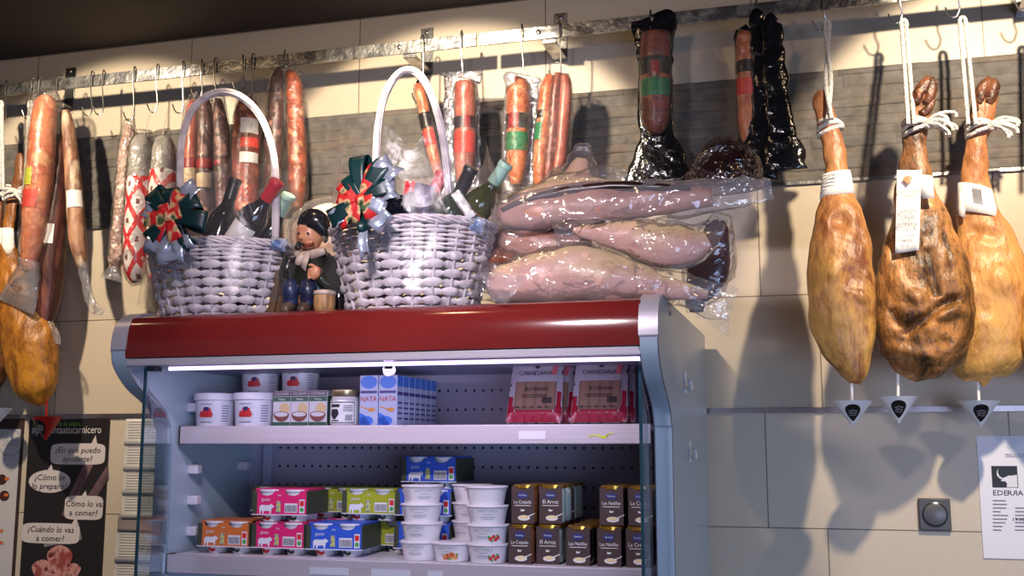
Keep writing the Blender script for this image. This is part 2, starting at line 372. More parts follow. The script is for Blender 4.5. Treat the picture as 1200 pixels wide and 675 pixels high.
# ------------------------------------------------------------------ hams with rope, label and drip cup
def cone_cup(t, px_l, px_r, py_rim, py_tip, py_top, px_pin, y, cupmat, lab):
    p = at((px_l + px_r) / 2, py_rim, y); s = mpp(p); r = (px_r - px_l) / 2 * s; h = (py_tip - py_rim) * s
    top = at(px_pin, py_top, y)
    pin = thing('drip_cup', lab, 'drip cup', (p.x, p.y, p.z - h), 'drip cups under the hams')
    bm = B(); lathe(bm, [(.0015, -h), (r, 0), (r * 1.03, .002), (r * .94, .001), (.001, -h + .006)], p, 28); obj('cone', bm, cupmat, pin)
    bm = B(); tube(bm, [p + V((0, 0, -h * .5)), (p + top) / 2, top + V((0, 0, .03))], .0035, n=8, sub=2); obj('pin', bm, cupmat, pin)
    # dark oval printed on the front of the cone
    bm = B(); nrm = V((0, -h, -r)).normalized(); vs = []
    mid = p + V((0, -r * .56, -h * .44))
    upv = V((0, -r, h)).normalized()
    def f(u, v):
        a = 2 * pi * u; rr = v
        ang = .62 * rr * cos(a); q = .46 + .34 * rr * sin(a)     # q: fraction towards the tip
        R_ = r * (1 - q) * 1.0 + .0012
        return p + V((R_ * sin(ang), -R_ * cos(ang), -h * q))
    sheet(bm, f, 24, 4); obj('printed_oval', bm, L_BLK, pin)
    bm = B()
    for k in range(3):
        def g(u, v, k=k):
            ang = -.34 + .68 * u; q = .36 + k * .09 + .03 * v + .02 * sin(9 * u + k); R_ = r * (1 - q) + .0022
            return p + V((R_ * sin(ang), -R_ * cos(ang), -h * q))
        sheet(bm, g, 10, 1)
    obj('lettering', bm, M('grey_print', (.35, .36, .4), rough=.6), pin)
    return pin
def rope_loop(t, x_top, y_top, x_bot, y_bot, y, x_k, y_k, w_k, gap=4, tail=1, twist=False):
    """two strands from the hook to the shank, a coil round the shank and frayed ends"""
    bm = B(); yy = y
    for sgn in (-1, 1):
        pts = []
        for i in range(9):
            u = i / 8; px_ = x_top + (x_bot - x_top) * u + sgn * gap * (1 if not twist else cos(u * 5.5)) * (.75 + .25 * u)
            py_ = y_top + (y_bot - y_top) * u
            q = at(px_, py_, RY - .01 + (yy - .05 - RY + .01) * u); q.y += (0 if not twist else .006 * sgn * sin(u * 5.5)); pts.append(q)
        tube(bm, pts, .0052, n=8, sub=3)
    q = at(x_top, y_top, RY - .01); tube(bm, [q + V((-.008, 0, -.01)), q + V((-.006, 0, .004)), q + V((0, 0, .009)), q + V((.006, 0, .004)), q + V((.008, 0, -.01))], .005, n=8, sub=3)
    c = at(x_k, y_k, yy); s = mpp(c); r = w_k * s
    for k in range(3):
        pts = []
        for i in range(21):
            a = 2 * pi * i / 20
            pts.append(c + V((r * cos(a), r * .95 * sin(a), (.008 * (k - 1)) + .010 * cos(a + k))))
        tube(bm, pts, .0055, n=8, sub=2)
    rp = obj('rope', bm, ROPE, t)
    if tail:
        bm = B(); random.seed(int(x_k))
        for i in range(9):
            a = c + V((r * .6 + .004 * random.random(), -r, .002)); b_ = a + V((.03 + .035 * random.random(), -.012 * random.random(), -.03 + .05 * random.random()))
            tube(bm, [a, (a + b_) / 2 + V((0, -.008, .012 * random.random())), b_, b_ + V((.004, 0, -.012))], .0042, n=6, sub=3)
        ball(bm, c + V((r * .85, -r * .8, 0)), .014, .012, .013, 12)
        obj('rope_end', bm, ROPE, rp)
    return rp
HOOF = M('dark_trotter', srgb(120, 72, 48), srgb(60, 36, 26), srgb(170, 112, 78), rough=.4, scale=30, bump=.6, bscale=60)
def ham(label, R, y, ratio, mat, toes, group='whole cured hams on ropes', amp=.006, seed=1, dents=()):
    base = at((R[-1][1] + R[-1][2]) / 2, R[-1][0], y)
    t = thing('cured_ham', label, 'ham', base, group)
    bm = B(); sweep(bm, rows(R, y, ratio), n=72, sub=12, amp=amp, ns=14, seed=seed)
    for dn in dents:      # hollows and ridges in the flesh along short lines
        (dx, dy_, ex, ey, rad, dep) = dn if len(dn) == 6 else (dn[0], dn[1], dn[0], dn[1], dn[2], dn[3])
        c = at(dx, dy_, y); c2 = at(ex, ey, y); s = mpp(c); ab = V((c2.x - c.x, c2.z - c.z)); l2 = max(ab.length_squared, 1e-9)
        for v in bm.verts:
            if v.co.y < c.y + .01:
                q = V((v.co.x - c.x, v.co.z - c.z)); k = max(0, min(1, q.dot(ab) / l2)); d = (q - ab * k).length / (rad * s)
                if d < 1: v.co.y += dep * (1 - d * d) ** 2
    obj('ham_body', bm, mat, t, smooth=180)
    for tp in toes:
        bm = B(); sweep(bm, PX(tp, y - .012, .8), n=16, sub=4, amp=.002, ns=40, seed=seed + 3); obj('toe', bm, HOOF, t, smooth=180)
    return t

hm1 = ham_mat('cured_ham_rind_a', srgb(160, 106, 72), srgb(182, 128, 74), srgb(198, 152, 80), srgb(118, 66, 38), .44, 1.3)
hm2 = ham_mat('cured_ham_rind_b', srgb(180, 122, 84), srgb(196, 138, 82), srgb(176, 120, 62), srgb(60, 38, 20), .52, 4.1, srgb(92, 70, 42))
hm3 = ham_mat('cured_ham_rind_c', srgb(184, 124, 84), srgb(206, 148, 88), srgb(208, 158, 84), srgb(150, 90, 54), .40, 7.7)
hm4 = ham_mat('cured_ham_rind_d', srgb(120, 76, 48), srgb(166, 104, 34), srgb(184, 124, 38), srgb(104, 58, 20), .44, 9.2)

Y1 = -.30; Y1T = -.235
h1 = ham('golden cured ham with pointed lower end, leftmost of the hams on white ropes at right', [
    (107, 959, 969, 0.065), (113, 955, 973, 0.064), (125, 953.5, 975, 0.061), (140, 957, 979, 0.056), (150, 960, 983, 0.053), (165, 963, 988, 0.049), (182, 966, 991, 0.044), (202, 967, 994, 0.038), (229, 963, 1000, 0.030), (253, 957, 1009, 0.023),
    (278, 952, 1017, 0.015), (302, 949, 1021, 0.008), (327, 948, 1023, 0.001), (351, 947, 1024.6, 0.000), (375, 950, 1025.6, 0.000), (400, 959, 1024.6, 0.000), (424, 974, 1021, 0.000), (439, 986, 1018, 0.000), (448, 996, 1011, 0.000), (450, 1000, 1007, 0.000)],
    Y1, .62, hm1, [], seed=2, dents=[(985, 262, 16, .012), (996, 330, 18, .010), (1012, 350, 12, -.008), (975, 320, 20, -.008)])
h2 = ham('dark mottled cured ham with long hanging paper tag, middle of the hams at right', [
    (112, 1068, 1093), (117, 1068, 1095), (131, 1065, 1091), (146, 1062, 1087), (163, 1060, 1083.5), (178, 1058, 1085), (199, 1052, 1089), (229, 1048, 1097), (253, 1046, 1108), (278, 1040, 1120),
    (302, 1033, 1129), (327, 1028.5, 1135), (351, 1025, 1138), (375, 1024.6, 1137.5), (400, 1026.5, 1131), (424, 1033, 1115), (437, 1045, 1096), (444, 1058, 1080), (445.5, 1064, 1073)],
    -.25, .6, hm2, [[(1072, 122, 5), (1079, 106, 8), (1086, 96, 6.5), (1088, 89.5, 3)], [(1085, 122, 5), (1090, 110, 7), (1092.5, 99, 6), (1092, 91, 3)], [(1080, 134, 5), (1089, 126, 4.5), (1094, 117, 2.5)]],
    seed=5, amp=.008, dents=[(1062, 392, 1112, 354, 8, .024), (1084, 300, 1094, 348, 7, .016), (1036, 300, 1056, 345, 14, -.014), (1098, 372, 1124, 366, 12, -.016), (1050, 412, 1090, 420, 12, -.010), (1104, 404, 10, .012), (1044, 368, 1052, 384, 7, .012), (1112, 300, 1122, 340, 12, -.008), (1072, 352, 13, -.012)])
h3 = ham('light orange cured ham, third from the left of the hams at right beside the sheet', [
    (112, 1143, 1168), (117, 1143, 1168.5), (131, 1138.5, 1166), (146, 1136, 1162.7), (163, 1134, 1156), (178, 1131.4, 1155), (195, 1129, 1157.4), (214, 1127, 1159.5), (253, 1124, 1170), (278, 1122, 1186),
    (302, 1118, 1196), (327, 1113, 1203), (351, 1109, 1207), (375, 1106, 1207), (400, 1105, 1202), (424, 1108, 1191), (439, 1120, 1174), (446, 1136, 1159), (447.5, 1142, 1152)],
    -.155, .6, hm3, [[(1146, 122, 5), (1151, 106, 7.5), (1157, 96, 6.5), (1159, 90, 3)], [(1158, 122, 5), (1163, 110, 7), (1165, 99, 6), (1164, 92, 3)], [(1142, 130, 5), (1143, 121, 4.5), (1146, 112, 2.5)]],
    seed=8, dents=[(1142, 275, 12, .012), (1160, 280, 14, .010), (1172, 330, 26, -.012), (1150, 390, 24, -.006)])
h4 = ham('cured ham cut off by the right edge of the photo', [
    (95, 1243, 1265), (120, 1238, 1266), (150, 1234, 1260), (180, 1231, 1256), (210, 1229, 1262), (253, 1222, 1275), (300, 1210, 1296), (350, 1202, 1308), (400, 1200, 1302), (430, 1212, 1285), (446, 1236, 1260)],
    -.19, .6, hm3, [], seed=11)
h5 = ham('amber cured ham hanging behind the orange salami at the left edge', [
    (180, 20, 25), (186, 17.5, 28), (205, 16, 29), (222, 12, 25), (245, 6, 20), (275, 2, 18), (300, -4, 24), (330, -8, 40), (370, -6, 58), (405, -1, 69), (437, 8, 72), (458, 20, 68), (471, 36, 57), (475, 44, 50)],
    -.16, .62, hm4, [], seed=14)
h6 = ham('brown cured ham cut off by the left edge of the photo', [
    (192, -4, 4), (200, -8, 6), (225, -10, 6), (260, -16, 4), (300, -30, 6), (350, -45, 10), (400, -48, 14), (430, -42, 14), (455, -28, 4), (462, -16, -8)], -.13, .6,
    ham_mat('cured_ham_rind_e', srgb(110, 66, 42), srgb(120, 74, 36), srgb(110, 62, 28), srgb(70, 36, 20), .45, 2.2), [], seed=15)
rope_loop(h1, 969, 28, 972, 140, Y1T, 973, 151, 13.5, gap=3.5, tail=0, twist=True)
rope_loop(h2, 1059, 27, 1068, 146, -.25, 1074, 150, 14.5, gap=3.5)
rope_loop(h3, 1128, 24, 1139, 146, -.155, 1148, 152, 14.5, gap=4.5)
rope_loop(h4, 1213, 18, 1225, 140, -.19, 1246, 150, 14, gap=4, tail=0)
rope_loop(h5, 36, 122, 30, 222, -.16, 19, 230, 12, gap=1.5)
rope_loop(h6, 1, 122, 2, 222, -.13, -2, 230, 10, gap=2, tail=1)

def leg_label(t, py0, py1, xl0, xr0, xl1, xr1, y, tilt=0, mat=PAPER):
    bm = B()
    c0 = at((xl0 + xr0) / 2, py0, y); c1 = at((xl1 + xr1) / 2, py1, y); s = mpp(c0)
    r0 = (xr0 - xl0) / 2 * s + .002; r1 = (xr1 - xl1) / 2 * s + .002
    def f(u, v):
        a = pi * (.98 + 1.04 * u); c = c0.lerp(c1, v); r = r0 + (r1 - r0) * v
        return c + V((r * cos(a), r * .72 * sin(a) - .002, tilt * cos(a)))
    sheet(bm, f, 20, 3); return obj('paper_label', bm, mat, t, solid=.0008), c0, c1, r0
def flat_sheet(bm, quad, y, sag=0, nu=6, nv=10):
    """paper given by four pixel corners tl,tr,br,bl on plane y"""
    P = [at(*q, y) for q in quad]
    def f(u, v):
        p = P[0].lerp(P[1], u).lerp(P[3].lerp(P[2], u), v); p.y -= sag * sin(pi * u) ; return p
    sheet(bm, f, nu, nv)
lb, c0, c1, r0 = leg_label(h1, 203, 231, 965, 995, 962, 1000, -.262, .004)
bm = B(); bm2 = B()
for k in range(5):
    z = c0.z + (c1.z - c0.z) * (.18 + .15 * k)
    def f(u, v): 
        a = pi * (1.15 + .35 * u); return V((c0.x - .003 + (r0 + .004) * cos(a), c0.y + (r0 + .004) * .72 * sin(a) - .003, z + .0022 * v))
    sheet(bm, f, 8, 1)
obj('lettering', bm, INKG, lb)
bm = B(); flat_sheet(bm, [(1078, 204), (1093, 206), (1095, 232), (1080, 233)], -.312, 0, 2, 2); obj('paper_band', bm, PAPER, h2, solid=.0006)
bm = B(); flat_sheet(bm, [(1051, 199), (1080, 199), (1077, 293), (1049, 297)], -.318, -.004); tg = obj('paper_tag', bm, PAPER, h2, solid=.0006)
bm = B(); sc = mpp(at(1064, 240, -.32))
for s_, py_ in (('JAMÓN', 248), ('GRAN', 256), ('RESERVA', 264)):
    text(bm, s_, at(1063, py_ + 2, -.3245), 6.4 * sc, shear=.15, sx=.9)
text(bm, 'LOTE 19', at(1062, 278, -.3245), 4.6 * sc, shear=.15); text(bm, '08/23', at(1062, 284, -.3245), 4.6 * sc, shear=.15)
obj('lettering', bm, M('tag_ink', (.13, .13, .14), rough=.7), tg)
bm = B(); text(bm, 'Montes-Perez', at(1065, 226, -.3245), 5.2 * sc, sx=.85); text(bm, 'Jamones', at(1065, 230.5, -.3245), 3 * sc)
tr = at(1064, 212, -.3245)
for k in range(5):
    a = -1 + .5 * k; poly(bm, [tr + V((0, 0, -.008)), tr + V((.012 * sin(a) - .003, 0, .012 * cos(a))), tr + V((.012 * sin(a) + .003, 0, .012 * cos(a) + .002))])
obj('emblem', bm, M('orange_print', srgb(214, 138, 96), rough=.7), tg)
lb, c0, c1, r0 = leg_label(h3, 219, 253, 1125, 1160, 1124, 1168, -.155, -.012)
bm = B()
for k in range(5):
    x0 = .3 + .05 * k
    def f(u, v):
        a = pi * (1.42 + .03 * k + .022 * u); c = c0.lerp(c1, .15 + .55 * v); return c + V(((r0 + .006) * cos(a), (r0 + .006) * .72 * sin(a) - .004, -.012 * cos(a)))
    sheet(bm, f, 2, 5)
obj('lettering', bm, INKG, lb)
bm = B(); flat_sheet(bm, [(1124, 224), (1132, 225), (1131, 256), (1123, 252)], -.19, .002, 2, 3); obj('label_end', bm, M('pale_pink_paper', (.8, .7, .66), rough=.8), lb, solid=.0006)
leg_label(h5, 268, 300, 3, 17, 2, 19, -.16, 0); leg_label(h6, 268, 308, -8, 6, -12, 8, -.13, 0)
cone_cup(None, 976, 1021, 471, 499, 449, 998, Y1, WHITE, 'white drip cone with black oval, under the leftmost pointed ham at right')
cone_cup(None, 1030, 1073.5, 466, 496, 444, 1053, -.25, WHITE, 'white drip cone with black oval, under the dark mottled ham')
cone_cup(None, 1125, 1169.5, 471, 500, 446, 1146, -.155, WHITE, 'white drip cone with black oval, under the light orange ham, rightmost')
cone_cup(None, 38, 72, 489, 516, 474, 54, -.16, M('red_plastic', srgb(150, 26, 26), rough=.35), 'dark red drip cone under the amber ham at left, before the black poster')
cone_cup(None, -16, 14, 479, 496, 460, -6, -.13, WHITE, 'white drip cone cut off by the left edge of the photo')

# hooks: those that carry something and the empty ones
for a in ((9, 'steel meat hook at the far left edge carrying a white rope', .13, .3), (39, 'steel meat hook carrying the white rope of the amber ham', .13, .2), (48, 'steel meat hook above the big orange salami', .1, .2), (71, 'steel meat hook above the thin tan sausage at left', .1, -.4),
          (109, 'empty steel meat hook just right of the left wall bracket', .14, .2), (122, 'empty steel meat hook, second right of the left wall bracket', .14, .3),
          (158, 'long steel meat hook above the white-moulded sausage', .17, .3), (185, 'empty steel meat hook above the red and white netted salami', .15, .2), (215, 'empty steel meat hook left of the first basket handle', .16, .3),
          (236, 'steel meat hook behind the left side of the first basket handle', .12, .5), (253, 'dark steel meat hook above the top of the first basket handle', .13, 0),
          (284, 'bright steel meat hook right of the first basket handle top', .11, .6), (297, 'dark steel meat hook above the salami with the red and white label', .13, 0), (333, 'steel meat hook carrying the pair of long packed sausages', .11, .4),
          (494, 'steel meat hook in front of the second bracket carrying the slim black-backed pack', .2, .7), (541, 'thin steel meat hook carrying the pack with the red label', .16, .1),
          (612, 'thin steel meat hook carrying the pack with the green label', .16, .1), (655, 'steel meat hook at the bolted bracket above the bundled red-brown sausages', .17, .5),
          (764, 'steel meat hook above the black pack with the green label', .09, 0), (889, 'steel meat hook above the pair of black bags', .09, .1),
          (968, 'steel meat hook carrying the twisted rope of the pointed ham', .1, .1), (1059, 'steel meat hook carrying the rope of the dark mottled ham', .1, 0),
          (1127, 'steel meat hook carrying the rope of the light orange ham', .1, .1), (1210, 'steel meat hook at the right edge carrying a white rope', .1, .1)):
    hook(a[0], a[1], a[2], a[3])

# ------------------------------------------------------------------ hanging sausages and vacuum packs
def strip_of(path, y, ratio, i0, i1, a0, a1, grow):
    """sub-range of a path by pixel height"""
    pts = catmull([(p[0], p[1], p[2]) for p in path], 8)
    sel = [q for q in pts if i0 <= q[1] <= i1]
    if len(sel) < 2: sel = [min(pts, key=lambda q: abs(q[1] - i0)), min(pts, key=lambda q: abs(q[1] - i1))]
    bm = B(); sweep(bm, PX(sel, y, ratio), n=12, sub=1, arc=(a0, a1), grow=grow); return bm
FRONT = (pi * 1.05, pi * 1.95)
STRING = M('white_string', srgb(200, 190, 180), rough=.9)
def string_up(t, px, py, y):
    a = at(px, py, y); b_ = V((a.x, RY - .004, RZ0 - .085))
    if a.z > b_.z - .004: b_ = V((a.x, RY - .004, a.z + .02))
    bm = B()
    for sg in (-1, 1): tube(bm, [a + V((0, 0, -.006)), (a + b_) / 2 + V((.003 * sg, 0, 0)), b_], .0011, n=6, sub=3)
    obj('hanging_string', bm, STRING, t)
def sausage(name, label, path, y, mat, ratio=1, labels=(), film=None, film_path=None, group=None, amp=.002, seed=0, film_ratio=None, wr=0, film_y=0, tail=None, cat='sausage', film2=None):
    top = path[0]; t = thing(name, label, cat, at(path[-1][0], path[-1][1], y), group)
    bm = B(); sweep(bm, PX(path, y, ratio), n=24, sub=8, amp=amp, ns=30, seed=seed, wr=wr)
    s = obj('sausage_body', bm, mat, t, smooth=180)
    for (z0, z1, m, *arc) in labels:
        a0, a1 = arc[0] if arc else FRONT
        obj('label', strip_of(path, y, ratio, z0, z1, a0, a1, .0016), m, s, smooth=60)
    if tail:
        bm = B(); sweep(bm, PX(tail, y - .004, .6), n=30, sub=6, amp=.004, ns=40, seed=seed + 9, wr=.003); obj('film_tail', bm, MILKY, t, smooth=180)
    tp_ = film_path if film_path and film_path[0][1] < path[0][1] else path
    string_up(t, tp_[0][0], tp_[0][1] + 3, y)
    if film:
        bm = B(); sweep(bm, PX(film_path, y + film_y, film_ratio or ratio), n=30, sub=7, amp=.005, ns=26, seed=seed + 1)
        obj('film', bm, film, t, smooth=180)
    return t
HY = -.17
G_L = 'sausages hanging at the left'
sausage('packed_salami', 'thick orange-brown salami in clear film with red label, at the far left', [(52, 113, 6), (53, 124, 13), (50, 160, 15), (47, 200, 16), (43, 240, 15.5), (38, 285, 13), (33, 318, 8)], -.21, SAUS_OR,
        labels=[(222, 249, L_RED, (pi * 1.02, pi * 1.7)), (198, 220, L_LIME, (pi * 1.3, pi * 1.55))], tail=[(36, 305, 13, .9), (31, 325, 18, .5), (24, 345, 25, .25), (18, 360, 28, .05)], film=SKINF, seed=1, group=G_L,
        film_path=[(55, 104, 10, .3), (54, 116, 18, .9), (51, 160, 18), (47, 210, 19), (42, 260, 18), (34, 310, 15, .8), (26, 335, 20, .5), (20, 352, 26, .15), (17, 358, 27, .05)])
sausage('cured_loin', 'dark dry cured loin with small white label behind the orange salami', [(72, 132, 4), (71, 170, 8), (68, 220, 12), (62, 280, 16), (57, 340, 16), (53, 372, 12), (51, 383, 6)], HY + .015, LOIN,
        labels=[(263, 291, L_WHT, (pi * 1.35, pi * 1.72))], tail=[(53, 376, 9, .5), (52, 385, 18, .3), (51, 394, 24, .1), (50, 398, 25, .04)], film=None, seed=2, group=G_L,
        film_path=[(73, 125, 6, .4), (71, 170, 10), (68, 220, 14), (62, 280, 18), (57, 340, 18), (53, 380, 15), (52, 392, 22, .3), (51, 396, 23, .08)])
sausage('thin_sausage', 'thin tan sausage with white label and a wispy film tail, right of the orange salami', [(77, 130, 4), (80, 150, 7), (85, 200, 9), (88, 240, 10), (91, 280, 10), (95, 306, 7), (97, 314, 4)], -.19, SAUS_TAN,
        labels=[(222, 249, L_WHT, (pi * 1.4, pi * 1.98))], film=MILKY, seed=3, group=G_L, film_path=[(97, 308, 7), (99, 322, 6, .6), (102, 340, 6, .5), (106, 355, 6, .4), (112, 363, 6, .3), (121, 366, 4, .2)])
sausage('white_sausage', 'slim white-moulded sausage in net, left of the red and white salami', [(150, 147, 3), (151, 158, 8), (149, 180, 10), (147, 215, 10.5), (143, 255, 10.5), (138, 295, 9.5), (135, 312, 7), (134, 317, 3)], -.17, SAUS_WH,
        tail=[(134, 312, 6, .6), (132, 321, 11, .4), (130, 328, 15, .12)], film=SAUSF, seed=4, group=G_L, amp=.004, film_path=[(152, 140, 7, .4), (151, 160, 10.5), (147, 215, 12), (142, 260, 12), (136, 300, 10), (134, 314, 6), (131, 322, 13, .4), (130, 327, 15, .1)])

def harlequin():
    m = bpy.data.materials.new('red_white_diamond_net'); m.use_nodes = True; nt = m.node_tree; b = nt.nodes['Principled BSDF']; L = nt.links.new
    tc = _n(nt, 'ShaderNodeTexCoord'); sp = _n(nt, 'ShaderNodeSeparateXYZ'); L(tc.outputs['Object'], sp.inputs[0])
    def mth(op, a, bb=None, c=None):
        n = _n(nt, 'ShaderNodeMath', operation=op)
        for i, v in enumerate((a, bb, c)):
            if v is None: continue
            if isinstance(v, (int, float)): n.inputs[i].default_value = v
            else: L(v, n.inputs[i])
        return n.outputs[0]
    kx = mth('MULTIPLY', sp.outputs[0], 1 / .062); kz = mth('MULTIPLY', sp.outputs[2], 1 / .115)
    u = mth('FRACT', mth('ADD', mth('ADD', kx, kz), 100.2)); v = mth('FRACT', mth('ADD', mth('SUBTRACT', kx, kz), 100.4))
    du = mth('ABSOLUTE', mth('SUBTRACT', u, .5)); dv = mth('ABSOLUTE', mth('SUBTRACT', v, .5))
    line = mth('GREATER_THAN', mth('MAXIMUM', du, dv), .37)
    no = _n(nt, 'ShaderNodeTexNoise'); no.inputs['Scale'].default_value = 90; L(tc.outputs['Object'], no.inputs[0])
    dot = mth('LESS_THAN', mth('ADD', mth('ADD', du, dv), mth('MULTIPLY', no.outputs[0], .25)), .27)
    mx = _n(nt, 'ShaderNodeMix', data_type='RGBA'); mx.inputs[6].default_value = rgb(srgb(228, 218, 212)); mx.inputs[7].default_value = rgb(srgb(120, 60, 55)); L(dot, mx.inputs[0])
    m2 = _n(nt, 'ShaderNodeMix', data_type='RGBA'); L(line, m2.inputs[0]); L(mx.outputs[2], m2.inputs[6]); m2.inputs[7].default_value = rgb(srgb(214, 34, 40)); L(m2.outputs[2], b.inputs['Base Color'])
    b.inputs['Roughness'].default_value = .45
    return m
HARL = harlequin()
for i, (path, lab, yy) in enumerate((([(168, 160, 8), (166, 172, 13), (165, 200, 14.5), (163, 240, 15), (160, 280, 14.5), (159, 315, 12), (161, 330, 6)], 'left grey-topped salami in red and white diamond net behind the first bow', -.19),
                       ([(190, 162, 8), (192, 175, 13), (191, 205, 15), (189, 245, 15), (187, 285, 14.5), (186, 320, 12), (187, 336, 6)], 'right grey-topped salami in red and white diamond net behind the first bow', -.175))):
    t = sausage('netted_salami', lab, path, yy, SAUS_GR, seed=5 + i, group='red and white netted salamis', film=NETF, film_path=[(path[0][0] + 1, 152, 10, .3)] + [(a, b, c + 2.2) for a, b, c in path[1:-1]] + [(path[-1][0], path[-1][1] + 4, 10, .3)])
    pts = [q for q in catmull(path, 8) if q[1] >= (208 if i == 0 else 200)]
    bm = B(); sweep(bm, PX(pts, yy), n=28, sub=1, grow=.0012); obj('printed_net', bm, HARL, t, smooth=180)
G_M = 'salamis behind the first basket handle'
sausage('packed_salami', 'light pinkish salami in clear film, leftmost behind the first basket handle', [(226, 118, 4), (226, 130, 8), (225, 170, 9), (224, 215, 9), (224, 250, 8)], -.17, SAUS_PK, film=SAUSF, seed=10, group=G_M,
        labels=[(187, 197, L_DRD), (197, 215, L_CRM)], film_path=[(227, 110, 6, .3), (226, 128, 11), (225, 170, 12), (224, 220, 12), (224, 255, 12, .3)])
sausage('packed_salami', 'dark purple-brown salami with red band, second behind the first basket handle', [(241, 117, 4), (241, 128, 8), (241, 165, 9), (240, 210, 9), (240, 250, 8)], -.185, SAUS_DK, film=SKINF, seed=11, group=G_M,
        labels=[(186, 199, L_DRD), (199, 222, L_CRM)], film_path=[(242, 108, 5, .3), (241, 126, 10), (241, 170, 11), (240, 220, 11), (240, 255, 11, .3)])
sausage('packed_salami', 'near-black tapering salami with a small red band, under the basket handle top', [(256, 116, 3), (257, 128, 7), (260, 160, 9), (262, 200, 10), (263, 250, 9)], -.175, SAUS_DK, film=SKINF, seed=12, group=G_M,
        labels=[(189, 199, L_DRD, (pi * 1.1, pi * 1.6))], film_path=[(256, 108, 5, .3), (257, 126, 9), (260, 160, 11), (262, 205, 12), (263, 255, 11, .3)])
t = sausage('packed_salami', 'dark red salami with tall red and white label inside the first basket handle', [(291, 114, 5), (290, 126, 13), (289, 155, 15.5), (288, 200, 16), (287, 250, 15)], -.18, SAUS_RB, film=SKINF, seed=13, group=G_M,
        labels=[(140, 160, L_WHT, (pi * 1.52, pi * 1.97)), (160, 178, L_RED, (pi * 1.52, pi * 1.97)), (178, 197, L_WHT, (pi * 1.52, pi * 1.97))], film_path=[(292, 107, 7, .3), (290, 124, 15), (289, 160, 18), (288, 205, 18), (287, 255, 17, .3)])
G_P = 'pair of long packed sausages'
sausage('long_sausage', 'long purple-brown sausage, left of the pair right of the first basket handle', [(329, 80, 4), (325, 95, 8), (323, 130, 9.5), (321, 170, 10), (319, 215, 10), (318, 240, 6)], -.17, SAUS_DK, film=SAUSF, seed=14, group=G_P,
        film_path=[(331, 72, 7, .3), (326, 90, 11), (323, 130, 12), (321, 175, 12.5), (319, 220, 12), (318, 246, 10, .3)])
sausage('long_sausage', 'long glossy russet sausage, right of the pair right of the first basket handle', [(340, 84, 5), (344, 100, 9), (346, 135, 10.5), (348, 180, 11), (348, 220, 10.5), (347, 243, 6)], -.18, SAUS_RED, film=SAUSF, seed=15, group=G_P, amp=.003,
        film_path=[(338, 72, 9, .4), (343, 95, 12), (346, 140, 13), (348, 185, 13), (348, 225, 13), (347, 250, 11, .3)])

def pouch(bm, L, y, flat=.18, amp=.006, seed=0, n=26):
    """flat bag: (py, x_left, x_right)"""
    sweep(bm, rows([(a, b, c) for a, b, c in L], y, flat), n=n, sub=6, amp=amp, ns=34, seed=seed, pw=.8)
def vacpack(label, bag, bagmat, path, smat, labels, y, film=SKINF, seed=0, group='hanging vacuum packs', name='vacuum_pack', flat=.12, ratio=.9):
    t = thing(name, label, 'packed sausage', at((bag[-1][1] + bag[-1][2]) / 2, bag[-1][0], y), group)
    string_up(t, (bag[0][1] + bag[0][2]) / 2, bag[0][0] + 4, y + .01)
    bm = B(); pouch(bm, bag, y + .022, flat, seed=seed); obj('backing_film', bm, bagmat, t, smooth=180)
    for k, pth in enumerate(path if isinstance(path[0], list) else [path]):
        bm = B(); sweep(bm, PX(pth, y, ratio), n=24, sub=8, amp=.0015, ns=30, seed=seed + k)
        s = obj('sausage_body', bm, smat if not isinstance(smat, list) else smat[k], t, smooth=180)
        if k == 0:
            for (z0, z1, m, *arc) in labels:
                a0, a1 = arc[0] if arc else FRONT
                obj('label', strip_of(pth, y, ratio, z0, z1, a0, a1, .0016), m, s, smooth=60)
        if film:
            bm = B(); sweep(bm, PX([(a, b, c + 2) for a, b, c in pth], y - .001, ratio), n=24, sub=6, amp=.0015, ns=30, seed=seed + 7); obj('film', bm, film, t, smooth=180)
    return t
VY = -.18
vacpack('slim tilted orange sausage pack with black and red label, behind the second basket handle', [(92, 486, 498), (100, 489, 505), (130, 496, 512), (160, 503, 519), (190, 510, 525), (215, 515, 530)], BLACKFILM,
        [(489, 99, 3), (492, 107, 6), (497, 130, 7), (503, 158, 7), (509, 185, 7), (516, 212, 5)], SAUS_OR, [(131, 151, L_BLK), (151, 173, L_RED)], VY, seed=21)
vacpack('silvery hanging pack of one sausage with red label, right of the second basket handle', [(84, 519, 566), (90, 516, 568), (98, 519, 562), (130, 518, 564), (170, 516, 564), (215, 514, 565), (235, 514, 564)], GREYFILM,
        [(545, 97, 9), (545, 101, 12), (545, 130, 12.5), (545, 165, 12.5), (544, 195, 11.5), (542, 214, 7)], SAUS_PK, [(135, 156, L_BLK), (136, 156, L_DRD, (pi * 1.55, pi * 1.75)), (156, 182, L_RED)], VY, seed=22)
vacpack('silvery hanging pack of one sausage with green label, left of the bundled sausages', [(88, 592, 636), (94, 588, 637), (103, 591, 633), (140, 588, 634), (180, 587, 634), (226, 590, 636)], GREYFILM,
        [(606, 100, 10), (607, 104, 13), (607, 135, 13.5), (606, 170, 13), (605, 200, 10.5), (605, 216, 6)], SAUS_OR, [(132, 154, L_BLK), (133, 154, L_DRD, (pi * 1.3, pi * 1.6)), (154, 181, L_GRN)], VY, seed=23)
